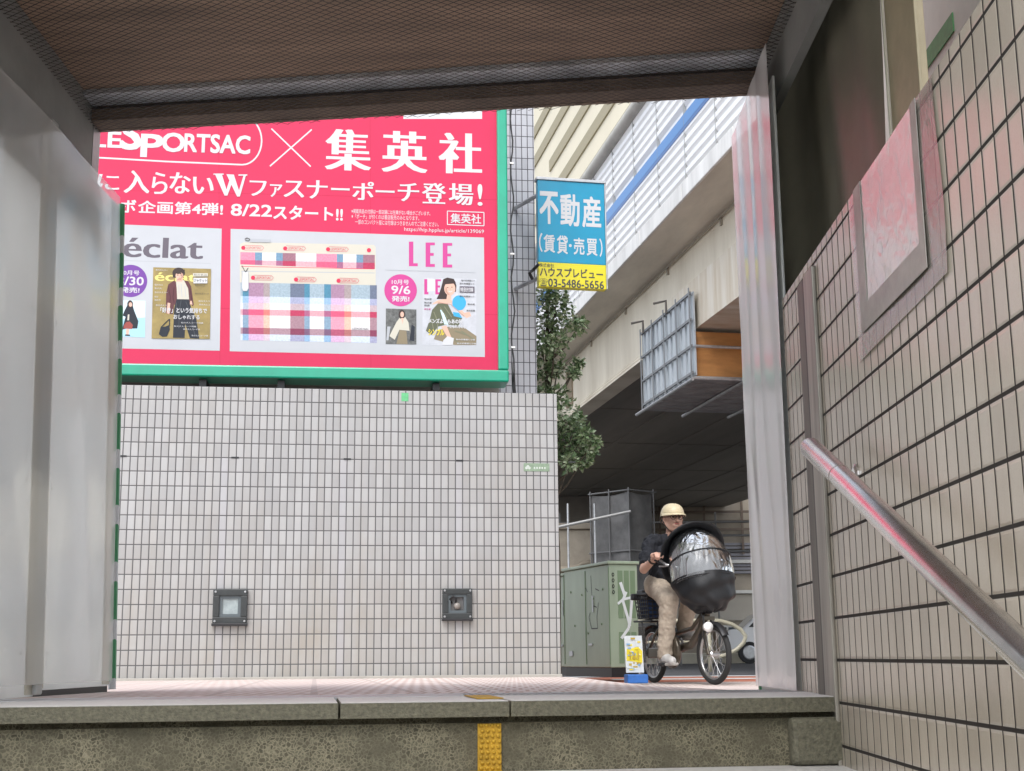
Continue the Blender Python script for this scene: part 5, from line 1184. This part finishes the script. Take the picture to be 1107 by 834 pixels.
bp_ = n.nodes.new('ShaderNodeBump'); bp_.inputs['Strength'].default_value = .7; bp_.inputs['Distance'].default_value = .05; n.links.new(ns.outputs['Fac'], bp_.inputs['Height']); n.links.new(bp_.outputs[0], gl_.inputs['Normal'])
fr = n.nodes.new('ShaderNodeLayerWeight'); fr.inputs[0].default_value = .28; n.links.new(bp_.outputs[0], fr.inputs['Normal'])
dfw = n.nodes.new('ShaderNodeBsdfDiffuse'); dfw.inputs[0].default_value = (.6, .62, .64, 1); mz = n.nodes.new('ShaderNodeMixShader'); mz.inputs[0].default_value = .24; n.links.new(tr.outputs[0], mz.inputs[1]); n.links.new(dfw.outputs[0], mz.inputs[2])
mx = n.nodes.new('ShaderNodeMixShader'); n.links.new(fr.outputs['Fresnel'], mx.inputs[0]); n.links.new(mz.outputs[0], mx.inputs[1]); n.links.new(gl_.outputs[0], mx.inputs[2]); n.links.new(mx.outputs[0], n.nodes['Material Output'].inputs[0])
sphere_patch((.18, 0, -1), 1.27, 2.85, .985, 70, 26, .006).build('clear_window', wm, shell, smooth=True)
hood_ax = (-.66, 0, .75)
vz = sphere_patch(hood_ax, .02, 1.14, 1.03, 48, 22, .008, lambda b: .19 * max(0, (b - .66) / .34) ** 2).build('hood', cov, shell, smooth=True); so = vz.modifiers.new('thick', 'SOLIDIFY'); so.thickness = .010
mb = MB(); ring = lambda axis, th, k: [egg(Vector(axis).normalized() * math.cos(th) + (Vector((0, 1, 0)) * math.cos(p_) + Vector(axis).normalized().cross(Vector((0, 1, 0))) * math.sin(p_)) * math.sin(th), k) for p_ in [2 * math.pi * i / 60 for i in range(60)]]
mb.tube(ring((.30, 0, -1), 1.72, 1.0), .007, 6, closed=True); mb.tube(ring((.18, 0, -1), 1.30, 1.0), .006, 6, closed=True); mb.build('piping', cov, shell, smooth=True)
mb = MB(); m_ = Matrix.Translation(EC + Vector((-.08, 0, -.05))); mb.lathe([(.02, -.16), (.15, -.14), (.19, -.02), (.19, .08), (.15, .2), (.08, .26), (.0, .27)], m_ @ Matrix.Diagonal((.8, .95, 1, 1)), 20); mb.build('inner_seat', mat('inner_grey', (.5, .51, .53), .6, var=.3, scale=8), shell, smooth=True)
mb = MB(); mb.lathe([(.0, .0), (.1, .03), (.11, .08), (.0, .11)], Matrix.Translation(EC + Vector((-.02, 0, .10))), 16); mb.build('head_pad', mat('pad_light', (.7, .7, .72), .6), shell, smooth=True)
mb = MB(); mb.tube([(.32, -.2, .84), (.36, -.15, .72), (.42, -.05, .64)], .012, 6); mb.tube([(.25, -.17, .98), (.33, -.24, .80)], .01, 6); mb.build('strap', dk, shell)
shell.name = 'child_seat_cover'

# ---------------------------------------------------------------- rider
person = thing('person', 'cyclist in cream helmet, black t-shirt and beige trousers riding the bicycle', 'person', (c0.x, c0.y, GZ), HEAD)
def blob(name, caps, m, parent, vox=.008, smooth=6, extra=None, cut=None, fold=0):
    """round cones fused into one continuous skin by voxel remesh"""
    me = bpy.data.meshes.new('tmp'); bm = bmesh.new()
    for (a, b, ra, rb) in caps:
        a = Vector(a); b = Vector(b); ax = (b - a); L = ax.length
        q = ax.to_track_quat('Z', 'Y').to_matrix().to_4x4() if L > 1e-6 else Matrix()
        n_ = 18; rings = []
        prof = [(-ra * math.cos(x), ra * math.sin(x)) for x in (0.12, .5, 1.0, 1.4)] + [(L + rb * math.sin(x), rb * math.cos(x)) for x in (.1, .55, 1.0, 1.45)]
        sx = sy = 1
        for h, r in prof: rings.append([bm.verts.new(Matrix.Translation(a) @ q @ Vector((r * math.cos(2 * math.pi * k / n_), r * math.sin(2 * math.pi * k / n_), h))) for k in range(n_)])
        for r0_, r1_ in zip(rings, rings[1:]):
            for k in range(n_): bm.faces.new((r0_[k], r0_[(k + 1) % n_], r1_[(k + 1) % n_], r1_[k]))
        bm.faces.new(rings[0][::-1]); bm.faces.new(rings[-1])
    if extra: extra(bm)
    bm.to_mesh(me); bm.free()
    o = bpy.data.objects.new('tmp', me); COL.objects.link(o)
    r = o.modifiers.new('r', 'REMESH'); r.mode = 'VOXEL'; r.voxel_size = vox; r.use_smooth_shade = True
    s = o.modifiers.new('s', 'SMOOTH'); s.iterations = smooth; s.factor = .5
    if fold:
        for sz, st in ((.075, fold), (.03, fold * .4)):
            tx = bpy.data.textures.new('folds', 'CLOUDS'); tx.noise_scale = sz; tx.noise_depth = 2
            dm = o.modifiers.new('d', 'DISPLACE'); dm.texture = tx; dm.strength = st; dm.mid_level = .5; dm.texture_coords = 'LOCAL'
    dg = bpy.context.evaluated_depsgraph_get(); m2 = bpy.data.meshes.new_from_object(o.evaluated_get(dg)); bpy.data.objects.remove(o)
    m2.name = name; m2.materials.clear(); m2.materials.append(m)
    if cut:
        bm = bmesh.new(); bm.from_mesh(m2)
        for (co, no) in cut: bmesh.ops.bisect_plane(bm, geom=bm.verts[:] + bm.edges[:] + bm.faces[:], plane_co=co, plane_no=no, clear_outer=True)
        bm.to_mesh(m2); bm.free()
    m2.polygons.foreach_set('use_smooth', [True] * len(m2.polygons))
    o = bpy.data.objects.new(name, m2); COL.objects.link(o); o.parent = parent; return o
V = Vector
hip = V((-.34, .04, .86)); chest = V((-.265, .04, 1.13)); nb_ = V((-.235, .04, 1.29)); hd = V((-.185, .045, 1.44))
hipL, hipR = hip + V((0, .09, 0)), hip + V((0, -.09, 0))
shL, shR = V((-.245, .225, 1.235)), V((-.245, -.145, 1.235))
elR, elL = V((-.12, -.29, .985)), V((-.05, .33, 1.02)); haR, haL = V((.15, -.30, 1.075)), V((.15, .30, 1.075))
knR, knL = V((.02, -.125, .70)), V((-.02, .13, .84)); anR, anL = V((-.06, -.14, .265)), V((-.22, .14, .49))
TURN = R(-6)      # head turned towards the rider's left
hm = Matrix.Translation(hd) @ Matrix.Rotation(TURN, 4, 'Z')
H = lambda x, y, z: hm @ V((x, y, z))
skin = mat('skin', (.60, .36, .27), .5, var=.08, scale=30)
caps = [(hip, hip + V((.0, 0, .12)), .13, .12), (hipL, hipR, .105, .105), (hip + V((.01, 0, .1)), chest, .12, .135), (chest + V((0, .07, .0)), chest + V((0, -.07, 0)), .115, .115), (shL, shR, .06, .06), (nb_ - V((0, 0, .05)), hd - V((.015, 0, .06)), .056, .052),
        (shR, elR, .05, .04), (elR, haR + (elR - haR) * .18, .04, .027), (shL, elL, .05, .04), (elL, haL + (elL - haL) * .18, .04, .027),
        (hipR, knR, .088, .06), (knR, anR, .058, .038), (hipL, knL, .088, .06), (knL, anL, .058, .038),
        (anR + V((-.03, 0, -.045)), anR + V((.15, -.01, -.07)), .036, .03), (anL + V((-.03, 0, -.045)), anL + V((.15, .01, -.055)), .036, .03),
        # head
        (H(-.01, 0, .03), H(.0, 0, .03), .092, .092), (H(.035, 0, -.015), H(.04, 0, -.075), .066, .046), (H(.03, 0, -.03), H(.05, 0, -.085), .06, .03), (H(.0, .06, -.04), H(.03, .03, -.085), .03, .025), (H(.0, -.06, -.04), H(.03, -.03, -.085), .03, .025),
        (H(.092, 0, .012), H(.112, 0, -.022), .010, .015), (H(.085, .02, -.022), H(.085, -.02, -.022), .018, .018), (H(.082, .02, -.062), H(.082, -.02, -.062), .014, .014),
        (H(-.005, .086, .005), H(-.01, .09, -.025), .015, .011), (H(-.005, -.086, .005), H(-.01, -.09, -.025), .015, .011)]
for s, ha, el in ((-1, haR, elR), (1, haL, elL)):
    dr = (ha - el).normalized(); caps.append((ha - dr * .06, ha + V((0, 0, .012)), .03, .032)); caps.append((ha + V((-.0, s * .03, .01)), ha + V((.02, -s * .03, .014)), .026, .024))
    for k in range(4):
        y_ = (.036 - .023 * k) * s; L_ = (.9, 1.05, 1.0, .82)[k]
        a = ha + V((.015, y_, .022)); b = a + V((.042 * L_, 0, .0)); c = b + V((.012, 0, -.03 * L_)); d = c + V((-.024 * L_, 0, -.018))
        caps += [(a, b, .0105, .010), (b, c, .010, .009), (c, d, .009, .008)]
    a = ha + V((-.02, -s * .035, .0)); caps += [(a, a + V((.03, -s * .012, -.012)), .012, .011), (a + V((.03, -s * .012, -.012)), a + V((.055, -s * .002, -.022)), .011, .009)]
body = blob('body', caps, skin, person, .0065, 4)
# eyes, brows, mouth
def head_part(name, caps_, m_, vox=.003, sm_=1): return blob(name, [(H(*a), H(*b), r1, r2) for a, b, r1, r2 in caps_], m_, body, vox, sm_)
dkm = mat('hair_black', (.018, .015, .013), .5)
head_part('eyes', [((.088, .033, .014), (.09, .029, .014), .009, .009), ((.088, -.033, .014), (.09, -.029, .014), .009, .009)], dkm)
head_part('eyebrows', [((.092, .022, .034), (.083, .048, .033), .005, .004), ((.092, -.022, .034), (.083, -.048, .033), .005, .004)], dkm)
head_part('lips', [((.097, -.017, -.046), (.099, .017, -.046), .006, .006)], mat('lips', (.42, .14, .12), .45))
head_part('hair', [((-.04, .0, .02), (-.045, 0, .0), .09, .085), ((-.06, 0, -.02), (-.06, 0, -.05), .066, .05), ((-.01, .075, .02), (-.02, .08, -.005), .02, .015), ((-.01, -.075, .02), (-.02, -.08, -.005), .02, .015)], dkm, .006, 3)
gm = MB()
for s in (-1, 1):
    rim = [H(.108 - .012 * abs(math.cos(a)) * 0 - abs(s * .034 + .024 * math.cos(a)) * .18, s * .034 + .025 * math.cos(a), .012 + .019 * math.sin(a)) for a in [2 * math.pi * i / 18 for i in range(18)]]
    gm.tube(rim, .0028, 6, closed=True); gm.tube([H(.098, s * .058, .016), H(.0, s * .09, .014)], .0025, 5)
gm.tube([H(.106, -.01, .016), H(.106, .01, .016)], .0025, 5); gm.build('glasses', mat('glasses', (.12, .1, .1), .25, .6), body, smooth=True)
# helmet: cream cap shape with a short brim
hc = mat('helmet_cream', (.66, .57, .38), .45, var=.05, scale=20)
mb = MB(); nu, nv = 36, 12
for j in range(nv + 1):
    for i in range(nu):
        a = 2 * math.pi * i / nu; v_ = math.pi / 2 * j / nv; r = math.cos(v_); c_, s_ = math.cos(a), math.sin(a)
        low = .035 + .02 * c_ - (.03 if c_ < -.3 else 0) * (-c_)
        mb.v.append(H(-.012 + (.128 if c_ > 0 else .132) * c_ * (r ** .8), .106 * s_ * (r ** .8), low - .012 + (.158 - low) * math.sin(v_) ** .85))
for j in range(nv):
    for i in range(nu): mb.f.append((j * nu + i, j * nu + (i + 1) % nu, (j + 1) * nu + (i + 1) % nu, (j + 1) * nu + i)); mb.m.append(0)
hel = mb.build('helmet', hc, person, smooth=True); so = hel.modifiers.new('thick', 'SOLIDIFY'); so.thickness = .012; so.offset = -1
mb = MB(); n_ = 20
for i in range(n_ + 1):
    a = R(-78 + 156 * i / n_); ca, sa = math.cos(a), math.sin(a)
    for (k, dz, th) in ((.98, .056, 0), (1.36 + .16 * ca, .030, 0), (1.36 + .16 * ca, .024, 0), (.98, .044, 0)): 
        kk = 1 + (k - 1) * max(0, ca) ** .5; mb.v.append(H(-.012 + .128 * ca * kk, .106 * sa * min(kk, 1.1), dz))
for i in range(n_):
    for j in range(4): a = i * 4 + j; b = i * 4 + (j + 1) % 4; mb.f.append((a, b, b + 4, a + 4)); mb.m.append(0)
mb.build('brim', hc, hel, smooth=True, fix=True)
mb = MB(); mb.tube([H(-.012 + .130 * math.cos(a), .108 * math.sin(a), .024 + .02 * math.cos(a) - (.03 if math.cos(a) < -.3 else 0) * (-math.cos(a))) for a in [2 * math.pi * i / 40 for i in range(40)]], .006, 6, closed=True); mb.build('rim_band', dkm, hel, smooth=True)
mb = MB()
for s in (-1, 1): mb.tube([H(-.01, s * .1, .03), H(.0, s * .094, -.02), H(.02, s * .07, -.075), H(.035, s * .03, -.112), H(.035, 0, -.118)], .006, 6); mb.tube([H(-.08, s * .08, .01), H(-.03, s * .092, -.03), H(.01, s * .082, -.055)], .005, 6)
mb.build('chin_strap', dkm, hel, smooth=True)
# clothes
shirt = mat('tshirt_black', (.017, .019, .026), .85, var=.4, scale=10, bump=1, bscale=9)
slR = shR.lerp(elR, .72); slL = shL.lerp(elL, .72)
def sleeve_cut(): return None
blob('t_shirt', [(hip + V((.0, .03, .03)), chest, .150, .150), (hip + V((.0, -.03, .03)), chest, .150, .150), (chest + V((0, .075, .0)), chest + V((0, -.075, 0)), .128, .128), (shL, shR, .074, .074), (chest, nb_ - V((.0, 0, .03)), .11, .075), (nb_ - V((0, 0, .05)), nb_ - V((0, 0, .015)), .07, .064),
     (shR, slR, .072, .068), (shL, slL, .072, .068), (hip + V((.06, 0, .12)), chest + V((.04, 0, -.02)), .10, .10)], shirt, body, .0075, 4, fold=.045)
tro = mat('trousers_beige', (.50, .425, .34), .85, var=.25, scale=9, bump=1, bscale=10, vcol=(.36, .3, .235))
blob('trousers', [(hip, hip + V((0, 0, .05)), .145, .135), (hipL, hipR, .125, .125), (hipR, knR, .108, .088), (knR, knR + (anR - knR) * .5, .086, .074), (knR + (anR - knR) * .5, anR + V((0, 0, .0)), .074, .070), (hipL, knL, .108, .088), (knL, knL + (anL - knL) * .5, .086, .074), (knL + (anL - knL) * .5, anL, .074, .070)], tro, body, .0075, 4, fold=.026)
shoe = mat('shoe_white', (.55, .54, .52), .6, var=.12, scale=20)
for an, s in ((anR, -1), (anL, 1)):
    o = blob('shoe', [(an + V((-.045, 0, -.05)), an + V((.05, s * .005, -.05)), .042, .045), (an + V((.04, s * .005, -.06)), an + V((.16, s * .012, -.068)), .046, .036), (an + V((-.02, 0, -.02)), an + V((.01, 0, .0)), .045, .05)], shoe, body, .006, 3)
    mb = MB(); mb.prism([(an.x - .09, an.y - .035, an.z - .112), (an.x + .1, an.y - .05 , an.z - .112), (an.x + .2, an.y - .02, an.z - .108), (an.x + .2, an.y + .03, an.z - .108), (an.x + .1, an.y + .05, an.z - .112), (an.x - .09, an.y + .035, an.z - .112)], (0, 0, .025)); mb.build('sole', mat('sole', (.4, .38, .35), .7), o, bevel=.008)
w0 = haR + (elR - haR) * .28; wd = (elR - haR).normalized()
mb = MB(); mb.tube([w0 - wd * .012, w0 + wd * .012], .0335, 16); mb.build('watch_strap', dkm, body, smooth=False)
mb = MB(); sd_ = V((0, -1, .25)).normalized(); mb.lathe([(.019, 0), (.019, .008), (.015, .01)], Matrix.Translation(w0 + sd_ * .03) @ sd_.to_track_quat('Z', 'Y').to_matrix().to_4x4(), 16); mb.build('watch', mat('watch', (.06, .06, .065), .2, .5), body)

# ================================================================ every separate piece of a part becomes a part of its own
import numpy as np
SING = {'screws': 'screw', 'joint_strips': 'joint_strip', 'panel_lines': 'panel_line', 'uprights': 'upright', 'eyes': 'eye', 'eyebrows': 'eyebrow', 'studs': 'stud', 'pipes': 'pipe', 'hangers': 'hanger', 'bolts': 'bolt', 'clamps': 'clamp', 'handle_and_plates': 'plate', 'scaffold_pipes': 'scaffold_pipe', 'floor_planks': 'floor_plank', 'edge_blocks': 'edge_block', 'white_bands': 'white_band', 'barrier_ribs': 'barrier_rib', 'louvres': 'louvre', 'cables': 'cable', 'lock_and_straps': 'strap', 'window_glass': 'window'}
def pieces(o):
    me = o.data; nv = len(me.vertices)
    if nv == 0 or nv > 60000: return None
    par = list(range(nv))
    def find(a):
        while par[a] != a: par[a] = par[par[a]]; a = par[a]
        return a
    for e in me.edges:
        a, b = find(e.vertices[0]), find(e.vertices[1])
        if a != b: par[a] = b
    root = np.array([find(i) for i in range(nv)]); u, isl = np.unique(root, return_inverse=True); k = len(u)
    if k < 2 or k > 2600: return None
    co = np.empty(nv * 3, np.float32); me.vertices.foreach_get('co', co); co = co.reshape(-1, 3)
    lo = np.full((k, 3), np.inf); hi = -lo; np.minimum.at(lo, isl, co); np.maximum.at(hi, isl, co); size = (hi - lo).max(1)
    p2 = list(range(k))
    def f2(a):
        while p2[a] != a: p2[a] = p2[p2[a]]; a = p2[a]
        return a
    gap = np.maximum(0, np.maximum(lo[:, None] - hi[None], lo[None] - hi[:, None])); near = np.sqrt((gap ** 2).sum(2)) <= np.maximum(.0195, .49 * np.maximum(size[:, None], size[None]))
    for a, b in zip(*np.nonzero(np.triu(near, 1))):
        a, b = f2(a), f2(b)
        if a != b: p2[a] = b
    _, pc = np.unique([f2(i) for i in range(k)], return_inverse=True); n = pc.max() + 1
    return (n, pc[isl]) if 1 < n <= 100 else None
for o in [q for q in bpy.data.objects if q.type == 'MESH' and q.parent is not None and not q.children]:
    got = pieces(o)
    stem = o.name.split('.')[0]
    if not got:
        continue
    n, pv = got; me = o.data; fp = [pv[p.vertices[0]] for p in me.polygons]
    for k in range(n):
        fs = [p for p, q in zip(me.polygons, fp) if q == k]; ids = sorted({i for p in fs for i in p.vertices}); ix = {v: i for i, v in enumerate(ids)}
        m2 = bpy.data.meshes.new(SING.get(stem, stem)); m2.from_pydata([me.vertices[i].co[:] for i in ids], [], [tuple(ix[i] for i in p.vertices) for p in fs])
        for m in me.materials: m2.materials.append(m)
        m2.polygons.foreach_set('material_index', [p.material_index for p in fs]); m2.polygons.foreach_set('use_smooth', [p.use_smooth for p in fs]); m2.update()
        if k == 0: first = m2
        else:
            c = o.copy(); c.data = m2; c.name = SING.get(stem, stem); COL.objects.link(c)
    o.data = first; o.name = SING.get(stem, stem)
